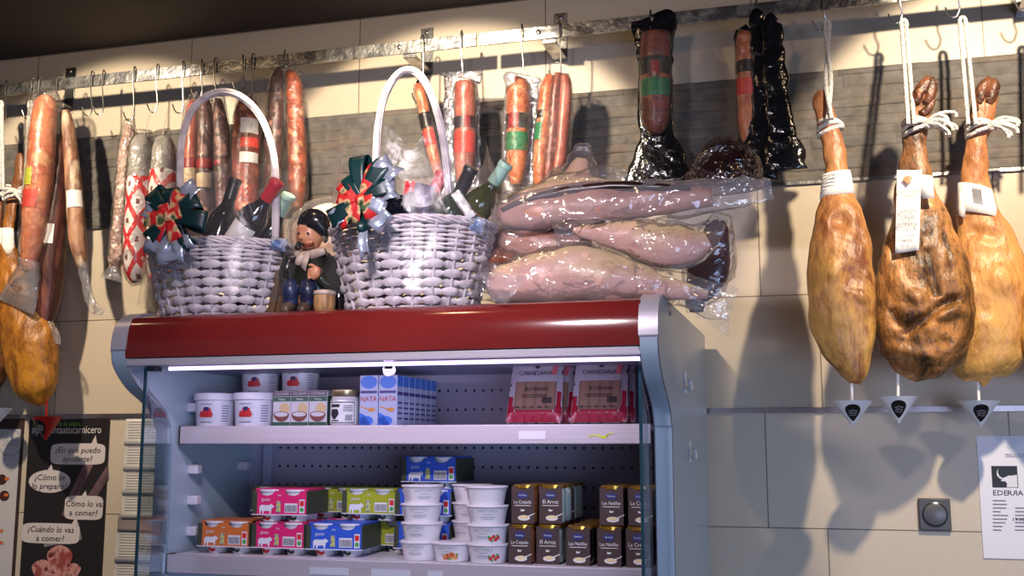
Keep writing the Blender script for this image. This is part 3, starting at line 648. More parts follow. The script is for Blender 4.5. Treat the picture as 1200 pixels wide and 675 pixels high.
vacpack('clear hanging pack of bundled long red-brown sausages with green label on its left side', [(84, 646, 664), (90, 640, 668), (120, 635, 671), (170, 630, 668), (215, 627, 664), (226, 628, 660)], SAUSF,
        [[(645, 88, 4), (641, 105, 8), (638, 140, 9), (634, 180, 9), (633, 210, 8), (633, 220, 5)], [(655, 86, 4), (652, 105, 7), (649, 145, 8), (645, 185, 8.5), (642, 212, 8), (641, 222, 4)], [(661, 88, 4), (663, 105, 7), (660, 145, 7.5), (656, 185, 7.5), (652, 210, 7), (651, 219, 4)]],
        [SAUS_OR, SAUS_RB, SAUS_PK], [(128, 142, L_BLK, (pi * 1.0, pi * 1.5)), (142, 167, L_GRN, (pi * 1.0, pi * 1.5))], VY, seed=24)
vacpack('black hanging pack with flared lower end, reddish sausage and green label', [(18, 750, 778), (22, 740, 791), (30, 738, 793), (44, 744, 790), (80, 748, 788), (130, 747, 789), (155, 750, 790), (172, 745, 798), (195, 737, 806), (214, 732, 812)], BLACKFILM,
        [(768, 40, 14), (768, 44, 17), (768, 80, 17.5), (768, 120, 17), (768, 145, 14), (767, 156, 7)], SAUS_RB, [(69, 93, L_BLK), (70, 92, L_DRD, (pi * 1.45, pi * 1.62)), (92, 118, L_GRN)], VY, seed=25)
vacpack('orange sausage pack with red label, mostly hidden by the black bags', [(33, 860, 874), (42, 861, 880), (90, 866, 886), (150, 866, 888), (172, 864, 892)], BLACKFILM,
        [(874, 38, 7), (873, 50, 10), (875, 100, 11), (876, 150, 10), (876, 166, 5)], SAUS_OR, [(68, 92, L_BLK), (92, 118, L_RED)], VY - .005, seed=26)
G_B = 'black bags at the right end of the rail'
for nm, lab, L_, yy, sd in (('black_bag', 'narrow black vacuum bag hanging directly over the orange pack', [(10, 882, 890), (18, 879, 893), (35, 879, 900), (80, 880, 907), (130, 880, 908), (170, 872, 912), (205, 850, 915)], -.20, 31),
                            ('black_bag', 'wide black vacuum bag with shiny silvery lower end', [(20, 905, 914), (28, 892, 915), (60, 893, 920), (110, 895, 926), (150, 899, 930), (165, 896, 936), (188, 895, 944), (200, 896, 945)], -.215, 32)):
    bm = B(); pouch(bm, L_, yy, .24, amp=.008, seed=sd); o = obj(nm, bm, BLACKFILM, None, at((L_[-1][1] + L_[-1][2]) / 2, L_[-1][0], yy), smooth=180); tag(o, lab, 'bag', G_B)


# ------------------------------------------------------------------ the refrigerated display case
XL, XR = -1.505, -.293; TH = .034
ZT = 1.94
case = thing('display_case', 'tall open refrigerated display case with red canopy and grey curved side panels', 'refrigerator', ((XL + XR) / 2, -.4, 0))
FRONT_PROF = [(-.80, 1.945), (-.865, 1.944), (-.905, 1.936), (-.934, 1.916), (-.947, 1.885), (-.950, 1.850), (-.944, 1.825), (-.922, 1.800), (-.885, 1.772), (-.835, 1.748), (-.795, 1.722), (-.774, 1.688), (-.767, 1.640), (-.766, 1.2), (-.766, .62), (-.80, .56), (-.93, .50), (-.95, .45), (-.95, .06)]
FP = catmull(FRONT_PROF, 4)
for i, x in enumerate((XL, XR - TH)):
    bm = B(); prism(bm, [(-.04, .06), (-.04, ZT + .005)] + FP, 'x', x, x + TH)
    sp = obj('side_panel', bm, CASE, case, smooth=20)
    bm = B(); n = len(FP); ring = []
    for k, (y, z) in enumerate(FP):
        a = FP[max(k - 1, 0)]; c = FP[min(k + 1, n - 1)]; t_ = V((c[0] - a[0], c[1] - a[1])).normalized(); nn = V((-t_.y, t_.x)) * .004
        nn = nn if nn.x < 0 or nn.y > 0 else -nn
        ring.append([bm.verts.new((x - .002, y, z)), bm.verts.new((x - .002, y + nn.x, z + nn.y)), bm.verts.new((x + TH + .002, y + nn.x, z + nn.y)), bm.verts.new((x + TH + .002, y, z))])
    for a, b_ in zip(ring, ring[1:]):
        for q in range(3): bm.faces.new([a[q], b_[q], b_[q + 1], a[q + 1]])
    obj('edge_trim', bm, ALU, sp, smooth=30)
XI0, XI1 = XL + TH, XR - TH
CAN = [(-.87, 1.938), (-.905, 1.936), (-.930, 1.928), (-.943, 1.908), (-.949, 1.885), (-.951, 1.862), (-.950, 1.840), (-.936, 1.837), (-.925, 1.86), (-.90, 1.92), (-.87, 1.93)]
bm = B(); prism(bm, CAN, 'x', XI0, XI1); obj('canopy', bm, REDP, case, smooth=50)
bm = B(); box(bm, XI0, XI1, -.87, -.04, 1.925, 1.936); obj('top_cover', bm, M('grey_top', (.3, .31, .33), rough=.5), case)
bm = B(); box(bm, XI0, XI1, -.938, -.80, 1.826, 1.837); box(bm, XI0, XI1, -.945, -.935, 1.822, 1.838)
lh = obj('light_housing', bm, ALU, case, bev=.001)
bm = B(); tube(bm, [(XI0 + .09, -.915, 1.816), ((XI0 + XI1) / 2, -.915, 1.816), (XI1 - .005, -.915, 1.816)], .0042, n=12, sub=1, ref=V((0, 1, 0)))
obj('light_tube', bm, M('lit_tube', srgb(225, 200, 255), rough=.4, emit=2.4), lh)
bm = B(); c = at(456, 432, -.90); box(bm, c.x - .011, c.x + .011, c.y - .004, c.y + .004, c.z - .002, c.z + .022)
lathe(bm, [(.013, -.004), (.013, .004)], c + V((0, 0, -.004)), 20, mat3=Matrix.Rotation(pi / 2, 3, 'X')); obj('white_clip', bm, M('white_clip_plastic', (.85, .8, .9), rough=.4), lh, bev=.001)  # clip in plain white plastic
# inside: perforated back, ceiling, floor deck
def perf_mat():
    m = bpy.data.materials.new('perforated_back'); m.use_nodes = True; nt = m.node_tree; b = nt.nodes['Principled BSDF']; L = nt.links.new
    tc = _n(nt, 'ShaderNodeTexCoord'); mp = _n(nt, 'ShaderNodeMapping'); L(tc.outputs['Object'], mp.inputs[0])
    sp = _n(nt, 'ShaderNodeSeparateXYZ'); L(mp.outputs[0], sp.inputs[0])
    def mth(op, a, bb=None):
        n = _n(nt, 'ShaderNodeMath', operation=op)
        for i, v in enumerate((a, bb)):
            if v is None: continue
            if isinstance(v, (int, float)): n.inputs[i].default_value = v
            else: L(v, n.inputs[i])
        return n.outputs[0]
    px_ = mth('SUBTRACT', mth('FRACT', mth('ADD', mth('DIVIDE', sp.outputs[0], .0235), 50)), .5)
    pz_ = mth('SUBTRACT', mth('FRACT', mth('ADD', mth('DIVIDE', sp.outputs[2], .048), 50.3)), .5)
    dx = mth('MULTIPLY', px_, .0235); dz = mth('MULTIPLY', pz_, .048)
    d = mth('SQRT', mth('ADD', mth('MULTIPLY', dx, dx), mth('MULTIPLY', dz, dz)))
    hole = mth('LESS_THAN', d, .0036)
    mx = _n(nt, 'ShaderNodeMix', data_type='RGBA'); L(hole, mx.inputs[0]); mx.inputs[6].default_value = rgb((.34, .31, .41)); mx.inputs[7].default_value = rgb((.02, .018, .025))
    L(mx.outputs[2], b.inputs['Base Color']); b.inputs['Roughness'].default_value = .45
    return m
bm = B(); box(bm, XI0 + .07, XI1, -.39, -.38, .5, 1.835); obj('back_panel', bm, perf_mat(), case)
bm = B(); box(bm, XI0, XI0 + .07, -.39, -.375, .5, 1.835); box(bm, XI0 + .05, XI0 + .075, -.41, -.39, .5, 1.83); obj('corner_post', bm, CASEIN, case, bev=.002)
bm = B(); box(bm, XI0, XI1, -.80, -.38, 1.826, 1.836); obj('inner_ceiling', bm, CASEIN, case)
bm = B(); box(bm, XI0, XI1, -.94, -.04, .06, .52); obj('lower_body', bm, REDP, case, bev=.004)
bm = B(); box(bm, XL + .02, XR - .02, -.88, -.06, 0, .06); obj('plinth', bm, BLACK, case)
bm = B(); box(bm, XI0, XI1, -.375, -.04, .5, 1.93); obj('rear_duct', bm, CASE, case)
RAILM = M('price_rail_plastic', (.52, .47, .52), (.47, .42, .47), rough=.35, scale=4, stretch=(1, 1, 160), metal=.2)
S1, S2 = 1.692, 1.398
SF1, SF2 = -.735, -.765
for zz, yf, nm in ((S1, SF1, 'shelf'), (S2, SF2, 'shelf'), (1.06, SF2, 'shelf'), (.70, SF2, 'shelf')):
    x0 = XI0 + .012; x1 = XI1 - .018
    bm = B(); box(bm, x0, x1, yf + .004, -.395, zz - .012, zz); sh = obj(nm, bm, M('white_shelf_enamel', (.62, .61, .66), rough=.3), case)
    bm = B(); box(bm, x0 - .004, x1 + .004, yf - .004, yf + .004, zz - .041, zz + .001); pr = obj('price_rail', bm, RAILM, sh, bev=.002)
    bm = B(); box(bm, x0 - .004, x0 - .001, yf - .005, yf + .03, zz - .042, zz + .002); obj('end_cap', bm, BLACK, pr)
    if zz == S1:
        bm = B(); c = at(707, 511, yf - .0055)
        for k, (a, b_) in enumerate(((-.032, .006), (-.012, .012), (.0, .022))):
            def f(u, v, a=a, b_=b_, k=k): return c + V((a + (b_ - a) * u, 0, .0022 * v + .003 * sin(5 * u + k * 2) - .002 + k * .002))
            sheet(bm, f, 10, 1)
        obj('scribble', bm, M('yellow_marker', srgb(205, 210, 40), rough=.5), pr)
        bm = B(); box(bm, at(640, 511, yf).x - .06, at(640, 511, yf).x, yf - .0052, yf - .0045, zz - .031, zz - .013); obj('ticket_film', bm, M('pale_ticket', (.62, .58, .63), rough=.3), pr)
    if zz == S2:
        for (a, b_) in ((364, 410), (436, 482), (502, 520)):
            bm = B(); q0 = at(a, 668, yf); q1 = at(b_, 668, yf); box(bm, q0.x, q1.x, yf - .0052, yf - .0045, zz - .032, zz - .016); obj('ticket', bm, M('price_ticket', (.55, .56, .62), rough=.4), pr)
# shelf clips on the left inner wall
for (px_, py_) in ((222, 477.5), (223, 550), (222, 586), (221, 622), (281, 546)):
    c = atx(px_, py_, XI0); bm = B(); box(bm, XI0 - .001, XI0 + .026, c.y - .012, c.y + .012, c.z - .011, c.z + .011); obj('shelf_clip', bm, M('clip_plastic', (.6, .58, .64), rough=.4), case, bev=.003)
# side glass that fills the hollow of each curved panel
for x in (XI0 + .012, XI1 - .010):
    prof = [(-.888, 1.81), (-.888, .64), (-.78, .64), (-.775, 1.2), (-.775, 1.64), (-.781, 1.688), (-.80, 1.722), (-.84, 1.75), (-.88, 1.775)]
    bm = B(); prism(bm, prof, 'x', x - .003, x + .003); g = obj('side_glass', bm, GLASS, case, smooth=0)
    bm = B(); box(bm, x - .0034, x + .0034, -.8905, -.8875, .64, 1.82); obj('glass_edge', bm, GLASSEDGE, g)
bm = B(); c = atx(180, 428, XI0 + .012); box(bm, XI0, XI0 + .026, c.y - .014, c.y + .014, c.z - .014, c.z + .014); lt = obj('hinge_block', bm, M('dark_hinge', (.03, .03, .04), rough=.4), case, bev=.002)
bm = B(); c2 = c + V((.02, -.014, 0)); lathe(bm, [(.005, 0), (.004, .003)], (c.x + .012, c.y - .014, c.z), 12, mat3=Matrix.Rotation(pi / 2, 3, 'X')); obj('screw', bm, STEEL, lt)
bm = B(); c = atx(785, 367, XR); lathe(bm, [(.006, 0), (.005, .002)], c, 14, mat3=Matrix.Rotation(pi / 2, 3, 'Y')); obj('screw', bm, M('blue_screw', (.08, .1, .14), rough=.4, metal=.6), case)
for k, (px_, py_, lab) in enumerate(((802.5, 449, 'upper small metal hook stuck on the right side of the display case'), (808, 529, 'lower small metal hook stuck on the right side of the display case'))):
    c = atx(px_, py_, XR); t = thing('adhesive_hook', lab, 'hook', c, 'small hooks on the case side')
    bm = B(); box(bm, XR, XR + .003, c.y - .012, c.y + .012, c.z - .024, c.z + .026); obj('back_plate', bm, M('clear_white_plate', (.8, .86, .9), rough=.2), t, bev=.002)
    bm = B(); tube(bm, [c + V((.004, -.002, -.012)), c + V((.012, -.010, -.016)), c + V((.016, -.03, -.012)), c + V((.016, -.044, .006))], .004, n=8); tube(bm, [c + V((.004, .002, -.012)), c + V((.010, .02, -.016)), c + V((.012, .04, -.008))], .004, n=8)
    obj('prongs', bm, M('pale_hook_metal', (.75, .8, .85), rough=.25, metal=.5), t)

# ------------------------------------------------------------------ gift baskets on top of the case
TOPZ = 1.938
WICK = M('whitewashed_wicker', srgb(218, 208, 210), srgb(180, 170, 178), srgb(230, 224, 226), rough=.6, scale=26, bump=.3, bscale=60)
def basket(label, cx, cy, a0, b0, a1, b1, h, handle, hy):
    t = thing('wicker_basket', label, 'basket', (cx, cy, TOPZ), 'white wicker gift baskets')
    NS = 22
    bm = B()
    def rad(u): return a0 + (a1 - a0) * u ** .85, b0 + (b1 - b0) * u ** .85
    rowsz = [(0, .017)] ; z = .006; n_w = 6; k = 0
    while z < h - .004:
        hh = .019 if k < n_w else .0095
        amp = .006 if k < n_w else .0038
        ringsA = []
        NN = NS * 8
        for j, (dz, dr) in enumerate(((0.0, -.002), (.18, .0016), (.5, .0028), (.82, .0016), (1.0, -.002))):
            ring = []
            for i in range(NN):
                th = 2 * pi * i / NN; u = min(1, (z + dz * hh) / h); A, Bq = rad(u)
                w = sin(NS * th / 2 + (pi if k % 2 else 0)); w = copysign(abs(w) ** .6, w)
                pinch = 1 - .56 * (1 - abs(w))          # the band narrows where it dives behind a stake
                zz = z + hh * (.5 + (dz - .5) * pinch) + .0012 * noise.noise(V((th * 9, k * 3.1, 0)))
                e = 1 + (amp * w + dr) / A
                ring.append(bm.verts.new((cx + A * e * cos(th), cy + Bq * e * sin(th), TOPZ + zz)))
            ringsA.append(ring)
        for r0_, r1_ in zip(ringsA, ringsA[1:]):
            for i in range(NN): bm.faces.new([r0_[i], r0_[(i + 1) % NN], r1_[(i + 1) % NN], r1_[i]])
        z += hh * (1.0 if k < n_w else .95); k += 1
    obj('weave', bm, WICK, t, smooth=60)
    bm = B()
    for i in range(NS):
        th = 2 * pi * (i + .5) / NS * 1.0 + pi / NS * 0
        tube(bm, [(cx + rad(u)[0] * cos(th), cy + rad(u)[1] * sin(th), TOPZ + u * h) for u in (0, .25, .5, .75, 1)], .0028, n=6, sub=2)
    obj('stakes', bm, WICK, t)
    bm = B(); lathe(bm, [(1, .002), (1, .006)], (cx, cy, TOPZ), 40, sx=a0 * .97, sy=b0 * .97)
    obj('base', bm, WICK, t)
    bm = B()
    for kk in range(4):
        pts = []
        for i in range(61):
            th = 2 * pi * i / 60; rr = 1 + .02 * sin(th * 11 + kk * 1.6) + .01
            pts.append((cx + a1 * rr * cos(th), cy + b1 * rr * sin(th), TOPZ + h - .004 + .006 * cos(th * 11 + kk * 1.6)))
        tube(bm, pts, .0034, n=7, sub=1)
    for th in (pi * 1.5,):
        pass
    obj('rim', bm, WICK, t)
    bm = B()
    P = [at(q[0], q[1], hy) for q in handle]
    for kk in range(7):
        pts = []
        for i, p in enumerate(P):
            a = kk * 2 * pi / 6 + i * .35; r_ = .0056 if kk else 0
            tdir = (P[min(i + 1, len(P) - 1)] - P[max(i - 1, 0)]).normalized(); s = tdir.cross(V((0, 1, 0)))
            pts.append(p + s * r_ * cos(a) + V((0, r_ * .9 * sin(a), 0)))
        tube(bm, pts, .0037, n=7, sub=5)
    obj('handle', bm, WICK, t)
    return t
bc1 = at(258, 368, -.78); bc2 = at(482, 362, -.78)
bk1 = basket('white wicker gift basket on the left end of the red case top', bc1.x, -.775, .134, .105, .180, .150, .168, [(216, 300), (212, 250), (211, 200), (214, 160), (226, 128), (246, 111), (268, 108), (290, 119), (308, 142), (319, 175), (323, 210), (323, 260), (322, 300)], -.775)
bk2 = basket('white wicker gift basket in the middle of the red case top', bc2.x, -.775, .142, .105, .188, .150, .190, [(443, 290), (441, 240), (441, 190), (443, 150), (450, 115), (462, 92), (476, 82), (492, 88), (506, 112), (517, 150), (523, 190), (526, 235), (527, 280)], -.775)

# cellophane skirts standing up from the rims
def wrap(t, cx, cy, a, b, z0, z1, seed, low=.3):
    bm = B()
    def f(u, v):
        th = 2 * pi * u; k = 1 + .16 * v * noise.noise(V((cos(th) * 1.6, sin(th) * 1.6, v * 2 + seed))) - .12 * v
        zz = z0 + (z1 - z0) * v * (1 + low * noise.noise(V((cos(th) * 2.2, sin(th) * 2.2, seed + 9))))
        r_ = 1.0 + .02 * noise.noise(V((th * 5, v * 6, seed)))
        return V((cx + a * k * r_ * cos(th), cy + b * k * r_ * sin(th), zz))
    sheet(bm, f, 72, 16); bmesh.ops.remove_doubles(bm, verts=bm.verts, dist=1e-5)
    o = obj('cellophane', bm, CELLO, t, smooth=180); return o
CELLO = clear('cellophane_wrap', gloss=.015, milk=.025, bump=.5, bscale=12, rough=.3, fmul=.28)
wrap(bk1, bc1.x, -.775, .198, .162, TOPZ + .03, TOPZ + .345, 3)
wrap(bk2, bc2.x, -.775, .208, .162, TOPZ + .03, TOPZ + .385, 8)

# bottles standing in the baskets
BG_DK = M('dark_wine_glass', (.012, .010, .012), rough=.08, coat=.6); BG_GR = M('dark_green_glass', (.016, .03, .012), rough=.07, coat=.6)
BG_OL = M('olive_glass', (.045, .05, .012), rough=.08, coat=.6)
def bottle(label, top, bot, y0, y1, glass, cap, labm=None, rpx=15, group='wine bottles in the gift baskets'):
    a = at(top[0], top[1], y0); b_ = at(bot[0], bot[1], y1); d = (a - b_); Lh = d.length; d.normalize()
    base = a - d * .30; t = thing('wine_bottle', label, 'bottle', base, group)
    R = d.to_track_quat('Z', 'Y').to_matrix(); r = .037; nr = .0145
    prof = [(r * .92, 0), (r, .006), (r, .185), (r * .96, .197), (r * .75, .214), (r * .5, .228), (nr * 1.05, .24), (nr, .26), (nr, .288), (nr * 1.12, .289), (nr * 1.12, .296), (nr, .2965)]
    bm = B(); lathe(bm, prof, base, 28, mat3=R); bd = obj('glass_body', bm, glass, t, smooth=45)
    bm = B(); lathe(bm, [(nr * 1.07, .245), (nr * 1.07, .287), (nr * 1.2, .288), (nr * 1.2, .298), (nr * 1.1, .3)], base, 28, mat3=R); obj('capsule', bm, cap, t, smooth=45)
    if labm:
        bm = B()
        # label faces the camera
        fwd = R.inverted() @ V((.35, -1, 0)); th0 = atan2(fwd.y, fwd.x)
        def f(u, v):
            th = th0 - .85 + 1.7 * u; return base + R @ V(((r + .0008) * cos(th), (r + .0008) * sin(th), .09 + .085 * v))
        sheet(bm, f, 16, 2); obj('label', bm, labm, bd, smooth=60)
    return t
CAP_R = M('red_capsule', srgb(190, 34, 48), rough=.35); CAP_G = M('pale_green_capsule', srgb(160, 196, 178), rough=.4); CAP_K = M('black_capsule', srgb(26, 22, 24), rough=.35)
bottle('dark wine bottle with red capsule leaning right in the left basket', (326, 212), (268, 300), -.80, -.76, BG_DK, CAP_R, L_WHT)
bottle('dark bottle with pale green capsule at the right side of the left basket', (339, 228), (304, 300), -.74, -.70, BG_DK, CAP_G, M('dark_label', srgb(70, 60, 58), rough=.5))
bottle('dark bottle with black capsule behind the bow of the left basket', (276, 210), (252, 290), -.70, -.72, BG_DK, CAP_K, None)
bottle('dark wine bottle with red capsule in the middle basket', (520, 202), (478, 290), -.76, -.74, BG_DK, CAP_R, None)
bottle('small dark bottle with red capsule just right of the second bow', (484, 214), (462, 300), -.70, -.70, BG_DK, CAP_R, None)
bottle('dark green bottle with black capsule in the middle basket', (553, 196), (508, 290), -.79, -.75, BG_GR, CAP_K, None)
bottle('olive bottle with pale green capsule at the right side of the middle basket', (594, 191), (528, 290), -.755, -.72, BG_OL, CAP_G, M('ochre_label', srgb(110, 70, 30), rough=.5))

# packets tucked between the bottles
def packet(label, c, w, h, mat, tilt, y, seed):
    p = at(c[0], c[1], y); bm = B(); R = Matrix.Rotation(tilt, 3, 'Y')
    def f(u, v):
        e = (1 - (2 * u - 1) ** 4) * (1 - (2 * v - 1) ** 4); q = V(((u - .5) * w, -.012 * e, (v - .5) * h)); q.y += .006 * noise.noise(V((u * 5, v * 6, seed)))
        return p + R @ q
    def g(u, v):
        q = f(u, v); q.y = 2 * p.y - q.y + .002; return q
    sheet(bm, f, 14, 14); sheet(bm, g, 14, 14)
    bmesh.ops.remove_doubles(bm, verts=bm.verts, dist=.0025)
    o = obj('food_packet', bm, mat, None, p, smooth=60); return tag(o, label, 'packet', 'packets in the gift baskets')
WB = M('white_blue_wrapper', srgb(168, 170, 180), srgb(96, 122, 166), rough=.25, scale=14, lo=.5, hi=.62)
packet('white and blue crumpled packet at the right rim of the left basket', (326, 286), .042, .03, WB, .2, -.84, 2)
packet('white and blue crumpled packet at the right rim of the middle basket', (556, 262), .05, .036, WB, .4, -.84, 5)
packet('dark blue shiny packet behind the second bow', (466, 248), .09, .07, M('navy_foil', srgb(30, 38, 70), rough=.15, metal=.6), -.2, -.84, 7)
packet('bright blue twist-wrapped packet low in the middle basket', (511, 258), .03, .028, M('bright_blue_foil', srgb(26, 84, 190), rough=.2), .3, -.87, 8)
packet('purple pointed packet between the red-capped bottles', (493, 236), .05, .08, M('purple_card', srgb(92, 78, 110), rough=.4), .3, -.80, 9)
packet('white folded leaflet beside the dark green bottle', (543, 240), .022, .07, PAPER, -.6, -.86, 10)

# bows of satin, printed and metallic ribbon
SATIN = M('dark_green_satin', srgb(10, 52, 52), srgb(6, 36, 38), rough=.35, scale=8)
PRINT = M('red_printed_ribbon', srgb(190, 34, 34), srgb(206, 170, 120), srgb(60, 80, 50), rough=.45, scale=38, lo=.5, hi=.58, detail=1)
FOIL = M('silver_blue_foil', srgb(205, 214, 235), rough=.2, metal=.65)
def bow(t, px_, py_, y, loops):
    c = at(px_, py_, y); s = mpp(c)
    first = None
    for (ang, ln, wd, mat, kind) in loops:
        a = radians(ang); d = V((cos(a), 0, sin(a))); w = V((-sin(a), 0, cos(a))); L_ = ln * s; W = wd * s
        bm = B()
        if kind == 'loop':
            def f(u, v):
                rr = L_ * sin(pi * u) ** .8; h = .022 * cos(pi * u); ww = W * (.35 + .65 * sin(pi * u) ** .6)
                return c + d * rr + w * (v - .5) * ww + V((0, -h - .012 - .01 * sin(pi * u), 0)) + w * .004 * sin(pi * u * 2)
            sheet(bm, f, 22, 4)
        else:
            def f(u, v):
                ww = W * (.4 + .6 * min(1, u * 1.6)); e = u + (.10 * (abs(v - .5) * 2 - 1) if u > .9 else 0)
                return c + d * L_ * e + w * (v - .5) * ww + V((0, -.02 * sin(pi * u * .8) - .004 + .008 * sin(6 * u) - .012 * abs(v - .5), 0))
            sheet(bm, f, 16, 4)
        nm = 'ribbon_loop' if kind == 'loop' else 'ribbon_tail'
        if first is None:
            b0 = B(); ball(b0, c + V((0, -.036, 0)), .012, .009, .012); first = obj('bow', b0, PRINT, t)
        obj(nm, bm, mat, first, smooth=60, solid=.0006)
bow(bk1, 208, 258, -.955, [
    (50, 52, 20, FOIL, 'tail'), (160, 42, 18, FOIL, 'tail'), (245, 50, 30, FOIL, 'tail'), (275, 58, 34, FOIL, 'tail'), (300, 50, 24, FOIL, 'tail'),
    (128, 44, 22, SATIN, 'loop'), (28, 40, 22, SATIN, 'loop'), (350, 46, 24, SATIN, 'loop'), (218, 40, 20, SATIN, 'loop'), (310, 48, 16, SATIN, 'tail'), (95, 36, 18, SATIN, 'loop'),
    (112, 32, 20, PRINT, 'loop'), (62, 34, 20, PRINT, 'loop'), (10, 30, 20, PRINT, 'loop'), (178, 36, 20, PRINT, 'loop'), (228, 32, 20, PRINT, 'loop'), (285, 30, 20, PRINT, 'loop'), (140, 26, 17, PRINT, 'loop')])
bow(bk2, 430, 238, -.955, [
    (48, 60, 30, FOIL, 'tail'), (15, 46, 22, FOIL, 'tail'), (315, 46, 26, FOIL, 'tail'), (212, 46, 20, FOIL, 'tail'), (275, 70, 12, FOIL, 'tail'), (335, 30, 20, FOIL, 'loop'),
    (95, 54, 22, SATIN, 'loop'), (55, 52, 24, SATIN, 'loop'), (20, 38, 22, SATIN, 'loop'), (205, 46, 24, SATIN, 'loop'), (278, 42, 15, SATIN, 'tail'), (120, 36, 18, SATIN, 'loop'),
    (62, 44, 20, PRINT, 'loop'), (140, 36, 16, PRINT, 'loop'), (165, 32, 18, PRINT, 'loop'), (222, 40, 18, PRINT, 'loop'), (300, 26, 17, PRINT, 'loop'), (350, 26, 17, PRINT, 'loop'), (250, 28, 12, PRINT, 'loop')])

# ------------------------------------------------------------------ the seated figurine
FY = -.80
fb = at(362, 367, FY); fig = thing('figurine', 'small painted figurine of a seated man in beret with pipe, between the baskets', 'figurine', (fb.x, fb.y, TOPZ))
FLESH = M('painted_flesh', srgb(206, 150, 112), srgb(188, 120, 90), rough=.4, scale=40)
JACK = M('glossy_black_green_jacket', srgb(34, 36, 28), srgb(20, 20, 20), rough=.25, scale=18)
JEAN = M('painted_blue_trousers', srgb(44, 52, 84), srgb(30, 34, 58), rough=.35, scale=20)
SCRF = M('painted_scarf', srgb(196, 176, 160), srgb(160, 140, 128), rough=.5, scale=40)
SHOE = M('painted_brown_shoes', srgb(96, 78, 66), srgb(70, 56, 50), rough=.4, scale=30)
WOODB = M('painted_barrel', srgb(176, 136, 88), srgb(130, 92, 54), rough=.5, scale=6, stretch=(14, 14, 1))
bm = B(); sweep(bm, PX([(364, 252, 6), (364, 262, 13, .95), (363, 272, 15.5, .95), (363, 282, 15, .95), (363, 291, 10, .9), (363, 296, 9, .9), (364, 300, 20, .7), (365, 310, 27, .7), (366, 325, 29, .75), (366, 342, 27, .75), (366, 356, 22, .75), (366, 364, 18, .7)], FY), n=28, sub=5)
ball(bm, at(353, 278, FY - .027), .0055, .008, .007); ball(bm, at(362, 284, FY - .026), .012, .006, .006)
for ex in (379, 349): ball(bm, at(ex, 279, FY), .004, .006, .009)
body = obj('figure_body', bm, FLESH, fig, smooth=180)
bm = B()
for ex in (350, 361): ball(bm, at(ex, 273.5, FY - .031), .003, .002, .003)
obj('eyes', bm, BLACK, body)
bm = B(); sweep(bm, PX([(353, 286, 1.2), (358, 288, 1.8), (364, 287, 1.8), (368, 284, 1.2)], FY - .033), n=10, sub=3); obj('mouth', bm, M('painted_mouth', srgb(120, 50, 40), rough=.4), body)
bm = B(); sweep(bm, PX([(348, 288, 3.5), (350, 291, 4), (349, 284, 1.6), (356, 287, 1.4)], FY - .042), n=10, sub=3); obj('pipe', bm, BLACK, fig)
bm = B(); sweep(bm, PX([(352, 266, 6), (358, 262, 12, 1), (366, 259, 15, 1), (374, 263, 14, 1), (380, 272, 8, 1), (381, 277, 4)], FY - .004), n=20, sub=4, ref=V((0, 1, 0))); obj('beret', bm, M('black_painted_beret', (.015, .015, .018), rough=.2), fig, smooth=180)
bm = B(); ball(bm, at(381, 278, FY), .006, .012, .014); obj('hair', bm, M('painted_hair', srgb(110, 100, 90), rough=.5), fig)
bm = B(); sweep(bm, PX([(364, 296, 16, .8), (365, 304, 26, .75), (366, 320, 30.5, .8), (366, 338, 29.5, .82), (366, 346, 28, .82)], FY), n=30, sub=5, amp=.0015, ns=50)
sweep(bm, PX([(390, 303, 7), (398, 318, 9.5, 1), (396, 332, 9.5, 1, -.012), (384, 333, 8, 1, -.035), (374, 325, 7, 1, -.048)], FY), n=16, sub=4)
sweep(bm, PX([(341, 303, 7), (336, 318, 9, 1), (338, 332, 8.5, 1, -.012), (348, 330, 7, 1, -.035)], FY), n=16, sub=4)
obj('jacket', bm, JACK, fig, smooth=180)
bm = B(); poly(bm, [at(354, 297, FY - .049), at(364, 296, FY - .049), at(358, 318, FY - .054), at(353, 313, FY - .052)]); obj('shirt_front', bm, SCRF, fig, solid=.002)
bm = B(); sweep(bm, PX([(347, 296, 4), (354, 300, 5.5), (364, 299, 6), (374, 296, 5.5), (381, 294, 4)], FY - .034), n=14, sub=4); sweep(bm, PX([(356, 299, 4), (351, 305, 5), (349, 311, 3)], FY - .048), n=12, sub=3); obj('scarf', bm, SCRF, fig, smooth=180)
bm = B(); sweep(bm, PX([(373, 313, 4), (370, 318, 7, .8), (368, 323, 6.5, .8), (366, 327, 3)], FY - .056), n=14, sub=4)
for k in range(4): sweep(bm, PX([(366 - k * .3, 315 + k * 3.2, 1.8), (362.5 - k * .2, 316.5 + k * 3.1, 1.9), (361.5, 318.5 + k * 2.8, 1.4)], FY - .060), n=8, sub=2)
sweep(bm, PX([(369, 313, 1.9), (365, 310.5, 2), (362, 311, 1.5)], FY - .060), n=8, sub=2)
obj('hand', bm, FLESH, fig, smooth=180)
bm = B()
for kx in (340.5, 361): sweep(bm, PX([(kx + 6, 338, 9, 1, .0), (kx + 1, 336, 10.5, 1, -.03), (kx, 340, 10.5, 1, -.045), (kx, 350, 9.5, 1, -.04), (kx - .5, 358, 9, 1, -.038)], FY), n=18, sub=5)
obj('trousers', bm, JEAN, fig, smooth=180)
bm = B()
for kx in (337, 356): sweep(bm, PX([(kx + 4, 355, 8, 1, -.03), (kx + 1, 360, 8.5, .9, -.045), (kx - 1, 362.5, 8, .8, -.062), (kx - 3, 363.5, 4, .8, -.078)], FY), n=16, sub=5)
obj('shoes', bm, SHOE, fig, smooth=180)
c = at(380, 366, FY - .062); s = mpp(c)
